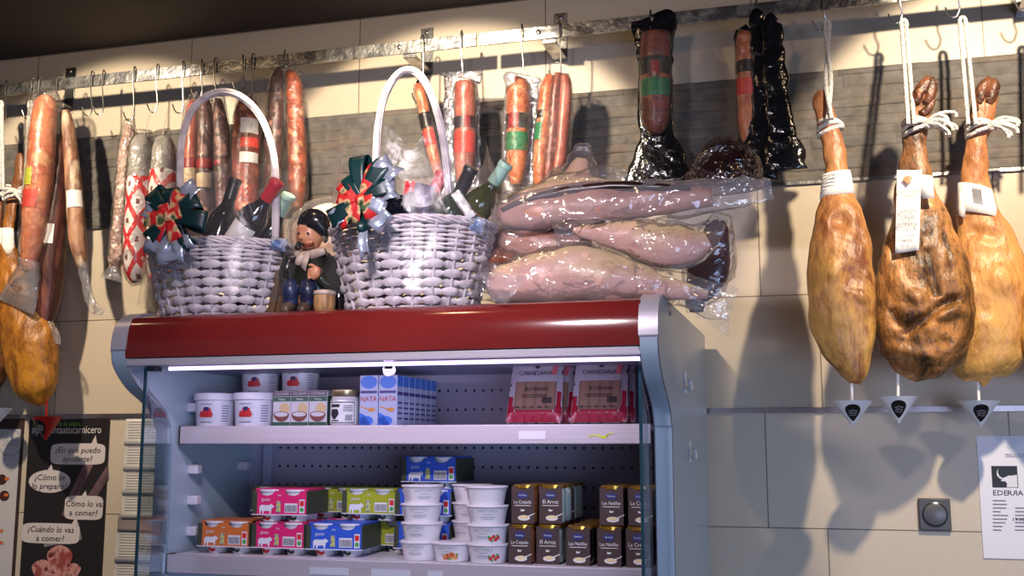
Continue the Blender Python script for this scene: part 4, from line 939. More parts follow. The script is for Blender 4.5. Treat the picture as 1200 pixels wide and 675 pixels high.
bm = B(); lathe(bm, [(11 * s, 0), (12.5 * s, 6 * s), (13 * s, 12 * s), (12.5 * s, 18 * s), (12 * s, 20 * s)], (c.x, c.y, TOPZ), 24); br = obj('beer_barrel', bm, WOODB, fig)
bm = B(); lathe(bm, [(12.6 * s, 19 * s), (13.4 * s, 21 * s), (12.8 * s, 24 * s), (7 * s, 25.5 * s), (.5 * s, 25.6 * s)], (c.x, c.y, TOPZ), 24); obj('foam', bm, SCRF, br, smooth=180)
c = at(397, 366, FY - .01); bm = B(); lathe(bm, [(6 * s, 0), (6.5 * s, 3 * s), (6.5 * s, 24 * s), (5 * s, 29 * s), (2.8 * s, 33 * s), (2.8 * s, 40 * s), (3.4 * s, 41 * s), (3 * s, 43 * s)], (c.x, c.y, TOPZ), 18); obj('small_bottle', bm, BG_DK, fig, smooth=60)
bm = B(); P0, P1 = at(322, 366, FY + .02), at(339, 298, FY + .03); prism(bm, [(P0.x - .006, TOPZ), (P0.x + .012, TOPZ), (P1.x + .006, P1.z), (P1.x - .006, P1.z)], 'y', FY - .01, FY + .05); box(bm, P0.x, P0.x + .15, FY - .0, FY + .05, TOPZ, TOPZ + .05); obj('bench', bm, M('painted_bench', srgb(110, 84, 56), srgb(80, 60, 40), rough=.5, scale=20), fig, bev=.002)

# ------------------------------------------------------------------ heap of vacuum-packed hams and meat on the case top
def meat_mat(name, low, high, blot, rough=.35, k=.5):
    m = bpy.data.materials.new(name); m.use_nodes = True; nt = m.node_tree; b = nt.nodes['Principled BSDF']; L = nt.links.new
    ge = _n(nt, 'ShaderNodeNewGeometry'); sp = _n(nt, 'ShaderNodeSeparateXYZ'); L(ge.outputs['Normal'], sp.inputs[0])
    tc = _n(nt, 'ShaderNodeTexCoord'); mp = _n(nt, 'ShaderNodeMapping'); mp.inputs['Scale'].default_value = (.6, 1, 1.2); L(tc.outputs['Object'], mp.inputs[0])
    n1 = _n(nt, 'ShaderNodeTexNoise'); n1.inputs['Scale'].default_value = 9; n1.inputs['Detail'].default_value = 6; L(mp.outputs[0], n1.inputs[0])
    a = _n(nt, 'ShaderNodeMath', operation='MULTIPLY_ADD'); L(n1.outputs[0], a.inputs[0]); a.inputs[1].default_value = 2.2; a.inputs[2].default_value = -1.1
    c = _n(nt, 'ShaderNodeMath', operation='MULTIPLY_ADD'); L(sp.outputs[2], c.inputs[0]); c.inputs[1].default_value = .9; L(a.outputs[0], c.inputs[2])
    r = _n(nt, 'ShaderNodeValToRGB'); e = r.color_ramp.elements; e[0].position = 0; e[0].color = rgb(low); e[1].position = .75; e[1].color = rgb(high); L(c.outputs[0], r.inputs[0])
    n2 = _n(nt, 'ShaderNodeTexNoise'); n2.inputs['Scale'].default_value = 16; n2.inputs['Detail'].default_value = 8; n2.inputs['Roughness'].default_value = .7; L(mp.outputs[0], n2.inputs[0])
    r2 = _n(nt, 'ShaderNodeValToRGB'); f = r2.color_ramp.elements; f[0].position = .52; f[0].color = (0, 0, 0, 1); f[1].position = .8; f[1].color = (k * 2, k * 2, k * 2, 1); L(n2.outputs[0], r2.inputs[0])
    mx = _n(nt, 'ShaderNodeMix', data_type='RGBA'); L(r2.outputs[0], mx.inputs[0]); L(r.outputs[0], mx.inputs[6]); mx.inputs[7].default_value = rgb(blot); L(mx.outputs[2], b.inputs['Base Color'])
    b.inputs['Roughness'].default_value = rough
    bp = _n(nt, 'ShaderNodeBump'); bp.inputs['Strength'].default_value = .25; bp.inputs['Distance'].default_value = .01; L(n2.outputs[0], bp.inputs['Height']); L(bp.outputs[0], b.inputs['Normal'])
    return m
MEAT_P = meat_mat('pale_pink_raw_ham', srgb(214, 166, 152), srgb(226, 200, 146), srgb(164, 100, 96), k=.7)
MEAT_F = M('cream_fat_raw_ham', srgb(208, 176, 128), srgb(200, 150, 132), srgb(222, 200, 158), rough=.35, scale=8, lo=.4, hi=.58, bump=.2)
MEAT_D = M('dark_red_meat', srgb(84, 26, 26), srgb(54, 16, 18), srgb(190, 150, 140), rough=.25, scale=18, lo=.45, hi=.68, bump=.2)
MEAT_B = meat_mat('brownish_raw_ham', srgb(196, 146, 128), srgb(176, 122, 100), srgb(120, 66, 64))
MEAT_T = M('tan_rind_meat', srgb(166, 104, 70), srgb(134, 74, 50), rough=.25, scale=6, bump=.1)
DRIP = M('dark_rind_edge', srgb(58, 32, 30), srgb(34, 20, 22), rough=.3, scale=14)
def packed_meat(label, name, core, y, mat, film, fmat, ratio=.75, fr=.7, seed=0, amp=.006, down=False, group='vacuum-packed hams heaped on the case', extra=()):
    c = at(core[len(core) // 2][0], core[len(core) // 2][1], y); t = thing(name, label, 'packed ham', c, group)
    def low(L, k): return L + [(V((L[-1][0].x, L[-1][0].y, TOPZ + .03)), L[-1][1], L[-1][2]), (V((L[-1][0].x, L[-1][0].y, TOPZ + .004)), L[-1][1] * k, L[-1][2] * k)] if down else L
    bm = B(); sweep(bm, low(PX(core, y, ratio), .7), n=36, sub=8, amp=amp, ns=16, seed=seed); m_ = obj('meat', bm, mat, t, smooth=180)
    for (e, r_, em, dy) in extra:
        bm = B(); sweep(bm, PX(e, y + dy, r_), n=18, sub=6, amp=.003, ns=20, seed=seed + 5); obj('rind', bm, em, m_, smooth=180)
    bm = B(); sweep(bm, low(PX(film, y - .002, fr), .8), n=44, sub=8, amp=.006, ns=22, seed=seed + 2, wr=.0035); obj('bag', bm, fmat, t, smooth=180)
    return t
PY = -.74
packed_meat('lowest pale pink packed ham lying along the front edge of the red top', 'packed_ham', [(572, 330, 8), (582, 331, 19), (605, 331, 25), (640, 326, 31), (672, 322, 33.5), (705, 324, 31), (740, 330, 24), (775, 337, 15), (805, 342, 10), (830, 346, 6)], PY - .06, MEAT_P,
            [(558, 326, 14, .2), (562, 327, 22, .5), (585, 331, 25), (640, 326, 34), (675, 321, 36), (710, 323, 33.5), (745, 330, 27), (780, 337, 20), (815, 345, 19, .5), (845, 353, 20, .15), (859, 357, 20, .04)], CRINK, seed=41)
packed_meat('middle pale packed ham with its thick end to the right, resting on the lowest one', 'packed_ham', [(672, 268, 4), (685, 271, 9), (705, 274, 14), (735, 279, 20), (765, 286, 26), (795, 289, 26), (818, 286, 18), (830, 280, 8)], PY - .03, MEAT_P,
            [(649, 270, 22, .08), (655, 269, 20, .3), (680, 271, 16), (710, 274, 18), (740, 280, 23), (770, 286, 29), (800, 288, 28), (822, 281, 20, .6), (834, 270, 14, .3), (845, 258, 8, .1)], CRINK, seed=44)
packed_meat('longest packed ham atop the heap with dark rind and clear tail', 'packed_ham', [(582, 255, 4), (592, 252, 13), (625, 248, 21), (665, 243, 25), (705, 239, 24), (750, 237, 20), (795, 234, 15), (835, 231, 10)], PY - .01, MEAT_B,
            [(578, 255, 12, .5), (592, 252, 18), (630, 248, 25), (680, 242, 27), (720, 239, 26), (765, 236, 23), (810, 232, 21), (845, 228, 19, .5), (880, 225, 15, .2), (905, 221, 11, .05)], MILKY, seed=47,
            extra=[([(588, 246, 3), (620, 234, 5), (665, 224, 6), (715, 219, 6), (765, 219, 5), (808, 221, 3)], .9, DRIP, -.02)])
packed_meat('dark brown packed ham half hidden at the left under the longest one', 'packed_ham', [(576, 285, 8), (592, 284, 18), (620, 286, 22), (650, 290, 22), (690, 296, 18)], PY + .03, MEAT_B, [(566, 284, 10, .5), (588, 283, 22), (620, 286, 25), (655, 290, 25), (700, 297, 21)], CRINK, seed=50)
packed_meat('round tan packed meat at the left end of the heap beside the middle basket', 'packed_meat', [(563, 330, 8), (570, 325, 22), (580, 322, 31), (592, 322, 30), (602, 325, 20)], PY + .02, MEAT_T, [(558, 330, 12), (568, 325, 26), (580, 322, 34), (594, 322, 33), (606, 326, 22)], CRINK, seed=53)
packed_meat('dark red marbled packed meat standing at the right end of the heap', 'packed_meat', [(842, 258, 6), (840, 270, 15), (834, 295, 22), (829, 318, 24), (822, 338, 20), (816, 350, 10)], PY + .14, MEAT_D, [(846, 250, 10, .4), (842, 268, 19), (836, 295, 26), (830, 320, 28), (822, 342, 23), (814, 354, 12)], CRINK, seed=56, ratio=.6, down=True)
packed_meat('pale pink packed meat with pointed clear bag standing behind the longest ham', 'packed_meat', [(682, 186, 5), (680, 195, 11), (676, 210, 18), (668, 225, 24), (655, 240, 24)], PY + .2, MEAT_P, [(683, 168, 6, .4), (682, 182, 14), (680, 200, 21), (674, 220, 30), (660, 242, 32)], CRINK, seed=59, ratio=.6, down=True)
packed_meat('flat pink packed meat behind the left end of the heap', 'packed_meat', [(596, 236, 6), (612, 234, 10), (640, 228, 14), (680, 222, 13), (720, 220, 9), (745, 219, 4)], PY + .10, MEAT_P, [(585, 238, 10, .3), (610, 234, 14), (645, 226, 19), (690, 216, 19), (725, 208, 15, .3), (735, 202, 8, .1)], CRINK, seed=61, ratio=.8)
packed_meat('dark dried meat in a clear bag behind the right end of the longest ham', 'packed_meat', [(842, 176, 5), (846, 184, 18), (848, 200, 30), (846, 220, 34)], PY + .3, MEAT_D, [(832, 166, 12, .3), (838, 176, 27), (846, 195, 42), (848, 222, 46)], DARKFILM, seed=63, ratio=.45)
packed_meat('pink packed meat in shiny patterned wrap behind the figurine', 'packed_meat', [(372, 243, 10), (374, 250, 26), (376, 266, 38), (378, 300, 40), (380, 335, 38), (382, 358, 34)], PY + .16, M('pink_patterned_meat', srgb(220, 170, 156), srgb(226, 205, 192), srgb(205, 90, 80), rough=.35, scale=16, lo=.4, hi=.6), [(370, 236, 14), (373, 247, 31), (376, 270, 43), (378, 305, 44), (382, 362, 38)], CRINK, seed=66, ratio=.5)
# loose flaps of bag that hang over the case edge
par = [o for o in COL.objects if o.get('label', '').startswith('lowest pale pink')][0]
for quad, y0, y1, sd in (([(790, 345), (856, 362), (854, 394), (818, 372)], -.80, -.76, 1), ([(560, 318), (622, 322), (592, 357), (578, 352)], -.93, -.95, 2)):
    P = [at(*q, (y0 if i in (0, 3) else y1)) for i, q in enumerate(quad)]; bm = B()
    def f(u, v):
        p = P[0].lerp(P[1], u).lerp(P[3].lerp(P[2], u), v); p.y -= .012 * noise.noise(V((u * 4, v * 4, sd))); return p
    sheet(bm, f, 16, 16); obj('bag_flap', bm, MILKY, par, smooth=180)

# ------------------------------------------------------------------ goods on the upper shelf (z = S1)
def onshelf(px, py, y, z): p = at(px, py, y); return V((p.x, y, z))
TUBRED = M('red_printed_emblem', srgb(196, 40, 44), rough=.5); NAVY = M('navy_print', srgb(44, 44, 96), rough=.5)
TUBW = M('white_tub_plastic', (.66, .65, .71), rough=.35)
def make_tub(loc, label, group):
    t = thing('plastic_tub', label, 'tub', loc, group); r = .049
    c = V(loc); bm = B(); lathe(bm, [(r * .88, 0), (r * .9, .002), (r * .97, .066), (r * .97, .068)], c, 32); b = obj('tub_body', bm, TUBW, t)
    bm = B(); lathe(bm, [(r * 1.02, .062), (r * 1.05, .063), (r * 1.05, .076), (r * 1.02, .079), (r * .92, .0795), (r * .9, .078)], c, 32); obj('lid', bm, TUBW, t)
    def cyl(u0, u1, z0, z1, dr=.001):
        def f(u, v):
            th = u0 + (u1 - u0) * u; zz = z0 + (z1 - z0) * v; rr = r * (.9 + .07 * zz / .066) + dr; return c + V((rr * sin(th), -rr * cos(th), zz))
        return f
    # red car-shaped emblem with navy patch and lettering lines
    bm = B(); sheet(bm, cyl(-.30, .36, .022, .036), 10, 2); sheet(bm, cyl(-.12, .3, .036, .043), 8, 2); sheet(bm, cyl(-.36, .42, .026, .030, .0012), 8, 1); obj('printed_emblem', bm, TUBRED, b)
    bm = B(); sheet(bm, cyl(-.05, .2, .037, .046, .0016), 6, 2)
    obj('navy_patch', bm, NAVY, b); bm = B()
    for z_ in (.010, .052): sheet(bm, cyl(-.3, .35, z_, z_ + .0012), 8, 1)
    obj('small_print', bm, NAVY, b); bm = B()
    for k in range(7): sheet(bm, cyl(.85, 1.25, .012 + k * .006, .0135 + k * .006), 6, 1)
    obj('side_print', bm, NAVY, b)
    return t
tubA = make_tub(onshelf(252, 499, -.685, S1), 'front white tub at the left end of the upper shelf', 'white tubs on the upper shelf')
dup(tubA, onshelf(298, 499, -.685, S1), -.03, 'front white tub touching the green cartons on the upper shelf')
dup(tubA, onshelf(305, 460, -.53, S1), .1, 'lower rear white tub behind the left front tub, carrying another tub')
dup(tubA, onshelf(352, 460, -.53, S1), .05, 'lower rear white tub behind the green cartons, carrying another tub')
dup(tubA, onshelf(305, 460, -.53, S1 + .0795), .1, 'upper rear white tub in shade, left of the two stacked at the back')
dup(tubA, onshelf(352, 460, -.53, S1 + .0795), .0, 'upper rear white tub in shade, right of the two stacked at the back')

def carton(name, label, loc, w, d, h, mat, group=None, cat='carton'):
    t = thing(name, label, cat, loc, group); c = V(loc); bm = B(); box(bm, c.x - w / 2, c.x + w / 2, c.y, c.y + d, c.z, c.z + h); b = obj('carton_body', bm, mat, t, bev=.0012); return t, b, c
GRN = M('green_carton_card', srgb(50, 92, 70), rough=.45); CRD = M('white_card', srgb(204, 200, 202), rough=.45); DKC = M('dark_grey_print', srgb(92, 78, 92), rough=.5)
def disc(bm, c, rx, rz, n=24, a0=0, a1=2 * pi): poly(bm, [c + V((rx * cos(a0 + (a1 - a0) * i / n), 0, rz * sin(a0 + (a1 - a0) * i / n))) for i in range(n if a1 - a0 > 6.2 else n + 1)])
g0, b, c = carton('cream_carton', 'green and white carton with bowl picture, left of the front three on the upper shelf', onshelf(329.5, 499, -.70, S1), .0455, .06, .083, CRD, 'green and white cartons')
yf = c.y - .0006
bm = B(); box(bm, c.x - .0222, c.x + .0222, yf, yf + .0004, c.z + .058, c.z + .069); box(bm, c.x - .0222, c.x + .0222, yf, yf + .0004, c.z + .001, c.z + .010); box(bm, c.x + .0228, c.x + .0233, c.y + .002, c.y + .058, c.z + .002, c.z + .07); obj('green_band', bm, GRN, b)
bm = B(); box(bm, c.x - .0222, c.x + .0222, yf, yf + .0004, c.z + .070, c.z + .082); obj('dark_band', bm, DKC, b)
bm = B(); disc(bm, V((c.x + .008, yf - .0003, c.z + .042)), .013, .012); obj('picture_lemon', bm, M('print_tan', srgb(210, 180, 130), rough=.5), b)
bm = B(); disc(bm, V((c.x, yf - .0006, c.z + .028)), .020, .017, 20, pi, 2 * pi); disc(bm, V((c.x, yf - .0005, c.z + .028)), .020, .007); obj('picture_bowl', bm, M('print_brown', srgb(120, 66, 60), rough=.5), b)
bm = B(); disc(bm, V((c.x, yf - .0009, c.z + .028)), .017, .0055); obj('picture_cream', bm, CRD, b)
bm = B(); text(bm, 'Nata', V((c.x, yf - .0004, c.z + .0605)), .009); text(bm, 'COCINAR', V((c.x, yf - .0004, c.z + .0735)), .008); obj('lettering', bm, CRD, b)
dup(g0, onshelf(350.5, 499, -.70, S1), label='green and white carton with bowl picture, middle of the front three on the upper shelf')
dup(g0, onshelf(372, 499, -.70, S1), label='green and white carton with bowl picture, right of the front three, beside the glass jar')
for k, px_ in enumerate((329.5, 350.5, 372)):
    p = onshelf(px_, 499, -.70, S1) + V((0, .063, 0)); dup(g0, p, label='green and white carton directly behind the ' + ('left', 'middle', 'right')[k] + ' front one on the upper shelf')

# glass jar
p = onshelf(404, 499, -.68, S1); jt = thing('glass_jar', 'glass jar of white product with gold lid and black and white label', 'jar', p)
r = .034; bm = B(); lathe(bm, [(r * .9, 0), (r, .004), (r, .058), (r * .93, .066), (r * .9, .068)], p, 30); jb = obj('jar_body', bm, M('creamy_jar', (.66, .62, .6), rough=.12, coat=.5), jt)
bm = B(); lathe(bm, [(r * .96, .069), (r * .98, .070), (r * .98, .083), (r * .93, .085), (r * .3, .0845)], p, 30); obj('jar_lid', bm, M('gold_lid', (.5, .4, .22), rough=.3, metal=.9), jt)
def onjar(u0, u1, z0, z1, dr):
    def f(u, v): th = u0 + (u1 - u0) * u; return p + V(((r + dr) * sin(th), -(r + dr) * cos(th), z0 + (z1 - z0) * v))
    return f
bm = B(); sheet(bm, onjar(-1.0, 1.25, .006, .057, .0006), 20, 1); jl = obj('jar_label', bm, PAPER, jb)
bm = B(); sheet(bm, onjar(-.85, 1.1, .0535, .0555, .001), 16, 1); sheet(bm, onjar(-.85, 1.1, .007, .009, .001), 16, 1); sheet(bm, onjar(-.85, -.8, .008, .055, .001), 1, 1); sheet(bm, onjar(1.05, 1.1, .008, .055, .001), 1, 1)
sheet(bm, onjar(-.65, .05, .043, .050, .001), 8, 1)
def blob(u, v): 
    a = 2 * pi * u; th = -.35 + .34 * v * cos(a); return p + V(((r + .001) * sin(th), -(r + .001) * cos(th), .029 + .012 * v * sin(a) * (1 + .2 * sin(3 * a))))
sheet(bm, blob, 18, 3); sheet(bm, onjar(-.6, .0, .011, .014, .001), 8, 1)
for k in range(8): sheet(bm, onjar(.45 + k * .06, .48 + k * .06, .012, .026, .001), 1, 1)
for k in range(4): sheet(bm, onjar(.3, .95, .034 + k * .004, .0355 + k * .004, .001), 6, 1)
obj('label_print', bm, BLACK, jl)

# tall blue and white cream bricks, two columns seven deep
BRICK = M('pale_blue_card', srgb(178, 186, 214), rough=.4); BBLUE = M('blue_print', srgb(66, 120, 214), rough=.4); PURP = M('violet_print', srgb(74, 62, 130), rough=.45)
SIDEB = M('grey_violet_side', srgb(120, 118, 160), rough=.5)
n0, b, c = carton('cream_brick', 'tall blue and white cream brick, front of the left column, lettered NATA', onshelf(431.5, 499, -.70, S1), .0455, .036, .116, BRICK, 'tall blue and white cream bricks')
yf = c.y - .0006
bm = B(); disc(bm, V((c.x, yf, c.z + .100)), .0205, .015, 20); obj('blue_moon_print', bm, BBLUE, b)
bm = B(); box(bm, c.x + .0228, c.x + .0232, c.y + .001, c.y + .035, c.z + .09, c.z + .115); obj('blue_side_print', bm, BBLUE, b)
bm = B(); disc(bm, V((c.x - .005, yf, c.z + .012)), .017, .011, 20); poly(bm, [V((c.x - .0222, yf, c.z + .001)), V((c.x + .006, yf, c.z + .001)), V((c.x - .010, yf, c.z + .026)), V((c.x - .0222, yf, c.z + .030))])
obj('blue_foot_print', bm, BBLUE, b)
bm = B(); box(bm, c.x - .020, c.x + .020, yf - .0002, yf + .0002, c.z + .0745, c.z + .0805); box(bm, c.x + .0228, c.x + .0232, c.y + .001, c.y + .035, c.z + .07, c.z + .078)
for k in range(4): box(bm, c.x + .0228, c.x + .0231, c.y + .004, c.y + .032, c.z + .015 + k * .012, c.z + .019 + k * .012)
obj('violet_band', bm, PURP, b)
bm = B(); text(bm, 'NATA', V((c.x, yf - .0004, c.z + .056)), .0165, sx=.92); obj('lettering', bm, TUBRED, b)
bm = B(); disc(bm, V((c.x + .008, yf - .0003, c.z + .037)), .009, .005, 16); poly(bm, [V((c.x - .02, yf - .0003, c.z + .046)), V((c.x - .019, yf - .0003, c.z + .043)), V((c.x + .004, yf - .0003, c.z + .035)), V((c.x + .004, yf - .0003, c.z + .038))]); obj('picture_spoon', bm, M('print_orange', srgb(214, 150, 80), rough=.5), b)
for col, px_ in enumerate((431.5, 454.0)):
    for k in range(7):
        if col == 0 and k == 0: continue
        p = onshelf(px_, 499, -.70, S1) + V((0, .0375 * k, 0)); 
        dup(n0, p, label=('tall blue and white cream brick, front of the right column, lettered NATA' if k == 0 else 'cream brick %s behind the front one of the %s column' % (('', 'next', 'second', 'third', 'fourth', 'fifth', 'last')[k], ('left', 'right')[col])))

# vacuum packs of sausages leaning back
PKRED = M('red_pack_print', srgb(150, 24, 46), rough=.3); BEIGE = M('beige_pack_print', srgb(120, 90, 78), rough=.4)
PKFILM = M('pale_pack_film', (.36, .32, .38), rough=.18, coat=.4)
def sauspack(loc, lean, rz, label):
    t = thing('sausage_pack', label, 'sausage pack', loc, 'flat sausage packs at the right of the upper shelf'); w, h = .128, .168
    # built upright at the origin, then leaned and turned
    R = Matrix.Translation(loc) @ Matrix.Rotation(rz, 4, 'Z') @ Matrix.Rotation(-lean, 4, 'X')
    def part(name, bm, mat, par, **k):
        bm.transform(R); return obj(name, bm, mat, par, **k)
    def f(sgn):
        def g(u, v):
            x = (u - .5) * w * (1 - .10 * v); z = v * h; e = min(1, 7 * min(u, 1 - u)) * min(1, 8 * min(v, 1 - v)); y = -.010 + sgn * (.0085 * e + .0012 * noise.noise(V((u * 9, v * 9, sgn))))
            return V((x, y, z))
        return g
    bm = B(); sheet(bm, f(-1), 20, 20); sheet(bm, f(1), 20, 20); bmesh.ops.remove_doubles(bm, verts=bm.verts, dist=1e-4); b = part('pack_film', bm, PKFILM, t, smooth=60)
    fr = lambda x, z, dy=.0006: V((x, f(-1)((x / (1 - .10 * z / h)) / w + .5, z / h).y - dy, z))
    def patch(bm, x0, x1, z0, z1, dy=.0008, n=10):
        def g(u, v): return fr(x0 + (x1 - x0) * u, z0 + (z1 - z0) * v, dy)
        sheet(bm, g, n, n)
    bm = B(); patch(bm, -.062, .062, .001, .038); patch(bm, -.061, -.050, .038, .062); patch(bm, .050, .059, .038, .075); part('red_print', bm, PKRED, b)
    bm = B()
    for k in range(6): xx = -.05 + k * .02; patch(bm, xx - .0075, xx + .0075, .003, .022, .0014, 4)
    part('sausages_seen_through', bm, M('pink_through_film', srgb(170, 50, 74), rough=.2), b)
    bm = B(); patch(bm, -.046, .048, .028, .098, .0012); part('beige_panel', bm, BEIGE, b)
    bm = B()
    for k in range(4): xx = -.034 + k * .0235; patch(bm, xx - .0085, xx + .0085, .036, .096, .0016, 4)
    part('panel_picture', bm, M('beige_sausage_print', srgb(134, 102, 88), rough=.4), b)
    bm = B(); text(bm, 'CARNESANA', V((-.002, -.0222, .113)), .0155, sx=.85); text(bm, 'BUTIFARRA', V((.004, -.0222, .074)), .0125, sx=.85)
    for k in range(9): box(bm, .018 + k * .0025, .0195 + k * .0025, -.0221, -.0216, .044, .058)
    for k in range(3): box(bm, -.03, .03, -.0221, -.0216, .064 - k * .003, .0648 - k * .003)
    for k in range(5): box(bm, -.042 + k * .017, -.034 + k * .017, -.0221, -.0216, .033, .036)
    part('lettering', bm, M('pack_black_print', (.03, .02, .025), rough=.5), b)
    bm = B(); disc(bm, V((.002, -.0222, .136)), .006, .007, 14); poly(bm, [V((-.001, -.0222, .142)), V((.004, -.0222, .142)), V((.006, -.0222, .149)), V((.001, -.0222, .147))]); part('emblem', bm, M('pack_emblem', (.06, .03, .04), rough=.5), b)
    bm = B(); poly(bm, [V((.036, -.0222, .112)), V((.041, -.0222, .114)), V((.046, -.0222, .112)), V((.048, -.0222, .128)), V((.052, -.0222, .138)), V((.046, -.0222, .134)), V((.040, -.0222, .136)), V((.036, -.0222, .126))]); part('pig_mark', bm, M('pink_pig_print', srgb(190, 90, 100), rough=.4), b)
    return t
for (px_, dy, lean, rz, lab) in ((626, 0, .40, .05, 'front flat sausage pack of the left pile at the right of the upper shelf'), (636, .035, .39, .05, 'sausage pack just behind the front one of the left pile'), (645, .07, .37, .03, 'rearmost sausage pack of the left pile on the upper shelf'),
                                 (702, .0, .40, .03, 'front flat sausage pack of the right pile at the right of the upper shelf'), (708, .035, .38, .03, 'sausage pack just behind the front one of the right pile'), (692, .075, .36, .0, 'rearmost sausage pack of the right pile on the upper shelf')):
    sauspack(onshelf(px_, 498, -.665, S1) + V((0, dy, .0008)), lean, rz, lab)

# ------------------------------------------------------------------ goods on the lower shelf (z = S2)
YCUP = M('white_cup', (.64, .64, .70), rough=.35); OLIVE = M('dark_olive_card', srgb(56, 62, 48), rough=.5)
YRED = M('red_mark', srgb(200, 40, 44), rough=.5); YGRN = M('green_mark', srgb(70, 150, 70), rough=.5)
CARDS = {k: M(k + '_sleeve_card', srgb(*v), rough=.42) for k, v in dict(orange=(196, 106, 50), tan=(150, 116, 66), pink=(206, 34, 104), blue=(44, 84, 190), lime=(150, 158, 40)).items()}
COWPTS = [(0, .013), (.002, .017), (.006, .019), (.018, .0185), (.026, .019), (.030, .022), (.032, .019), (.036, .018), (.036, .014), (.031, .012), (.030, .006), (.029, 0), (.026, 0), (.0255, .006), (.012, .006), (.011, 0), (.008, 0), (.0075, .006), (.004, .007), (.003, 0), (.0005, 0), (.0005, .006)]
def make_yog(loc, word, label):
    t = thing('yogurt_pack', label, 'yogurt pack', loc, 'yogurt packs in cardboard sleeves'); w, d = .134, .125; c = V(loc)
    for i in (-1, 1):
        for j in (0, 1):
            bm = B(); q = c + V((i * .032, .032 + j * .062, 0)); lathe(bm, [(.0195, 0), (.021, .001), (.0285, .068), (.031, .069), (.031, .0735), (.028, .074)], q, 24); cu = obj('yogurt_cup', bm, YCUP, t)
            if j == 0:
                bm = B()
                def f(u, v, q=q): th = -.75 + 1.0 * u; zz = .005 + .007 * v + .002 * sin(7 * u); rr = .0205 + zz * .1 + .0012; return q + V((rr * sin(th), -rr * cos(th), zz))
                sheet(bm, f, 10, 1); obj('cup_print', bm, OLIVE if i > 0 else YRED, cu)
    bm = B(); x0, x1 = c.x - w / 2, c.x + w / 2; z0, z1 = c.z + .018, c.z + .071; e = .0008
    # sleeve: front with two scooped notches at the lids, back, top, and lower tray lip
    fr = [(x0, z0)]
    fr += [(x1, z0), (x1 - .002, z1)]
    for cx_ in (c.x + .032, c.x - .032):
        for k in range(9): a = pi * k / 8; fr.append((cx_ + .019 * cos(a), z1 - .011 * sin(a)))
    fr += [(x0 + .002, z1)]
    prism(bm, fr, 'y', c.y, c.y + .001); prism(bm, fr, 'y', c.y + d - .001, c.y + d)
    box(bm, x0, x1, c.y, c.y + d, z0 - e, z0)
    box(bm, x0 + .002, x1 - .002, c.y + .012, c.y + d - .012, z1, z1 + .001 + .0035)
    s = obj('sleeve', bm, CARDS['orange'], t, smooth=0)
    bm = B(); box(bm, x0 - .001, x0 + .0015, c.y, c.y + d, z0, z1); box(bm, x0 + .0002, x0 + .011, c.y - .0008, c.y + .0002, z0 + .001, z1 - .001); obj('sleeve_side', bm, OLIVE, t, smooth=0)
    bm = B(); box(bm, x1 - .0015, x1 + .001, c.y, c.y + d, z0, z1); obj('sleeve_side', bm, OLIVE, t, smooth=0)
    y = c.y - .0009
    bm = B(); poly(bm, [V((c.x - .05 + px_ * 1.0, y, z0 + .001 + pz_ * 1.05)) for px_, pz_ in COWPTS])
    box(bm, c.x + .013, c.x + .044, y, y + .0004, z0 + .004, z0 + .025); box(bm, x0 - .0015, x1 + .0015, y - .002, y + .004, z0 - .0018, z0)
    text(bm, word, V((c.x - .034, y, z0 + .030)), .011, sx=.9); text(bm, 'bio', V((c.x + .0, y, z0 + .041)), .007)
    obj('white_print', bm, YCUP, s, smooth=0)
    bm = B(); y -= .0004
    for k in range(11): box(bm, c.x + .015 + k * .0026, c.x + .0163 + k * .0026, y, y + .0002, z0 + .006, z0 + .021)
    obj('barcode', bm, BLACK, s, smooth=0)
    bm = B(); box(bm, c.x + .049, c.x + .062, y, y + .0004, z0 + .003, z0 + .034); q = obj('seal_panel', bm, YCUP, s, smooth=0)
    bm = B(); box(bm, c.x + .0505, c.x + .0605, y - .0004, y, z0 + .019, z0 + .031); obj('red_seal', bm, YRED, s, smooth=0)
    bm = B(); disc(bm, V((c.x + .0555, y - .0003, z0 + .011)), .005, .005, 14); obj('green_seal', bm, YGRN, s, smooth=0)
    bm = B(); box(bm, c.x - .008, c.x + .003, y, y + .0004, z0 + .004, z0 + .030); obj('figure_print', bm, M('multi_print', srgb(70, 90, 170), srgb(190, 190, 90), rough=.5, scale=120, lo=.45, hi=.55), s, smooth=0)
    return t
YP = -.715
y0_ = make_yog(onshelf(261, 646, YP, S2), 'gusto', 'orange sleeved yogurt pack at the left end of the lower shelf, standing on the shelf')
SH = .0748
def yog(px, dy, level, colr, label, rz=.0):
    dup(y0_, onshelf(px, 646, YP, S2) + V((0, dy, SH * level)), rz, label, mats={'sleeve': CARDS[colr]})
yog(325, .0, 0, 'pink', 'pink sleeved yogurt pack standing on the lower shelf, under another pink pack', -.02)
yog(326, .0, 1, 'pink', 'pink sleeved yogurt pack stacked on top of the lower pink one', .06)
yog(391, .0, 0, 'blue', 'blue sleeved yogurt pack standing at the front, right of the lower pink one', .06)
yog(288, .135, 0, 'orange', 'orange sleeved yogurt pack hidden behind the front orange one')
yog(289, .135, 1, 'tan', 'tan sleeved yogurt pack, upper one behind the front orange pack', 0)
yog(355, .14, 0, 'pink', 'pink sleeved yogurt pack behind the lower pink one')
yog(357, .14, 1, 'lime', 'lime sleeved yogurt pack behind the upper pink one', .0)
yog(418, .135, 0, 'lime', 'lime sleeved yogurt pack, lower one behind the front blue pack', .02)
yog(413, .09, 1, 'lime', 'lime sleeved yogurt pack stacked above and behind the front blue pack', .04)
yog(481, .07, 0, 'blue', 'lowest blue sleeved pack of the stack behind the white tubs', 0)
yog(482, .07, 1, 'blue', 'middle blue sleeved pack of the stack behind the white tubs', .02)
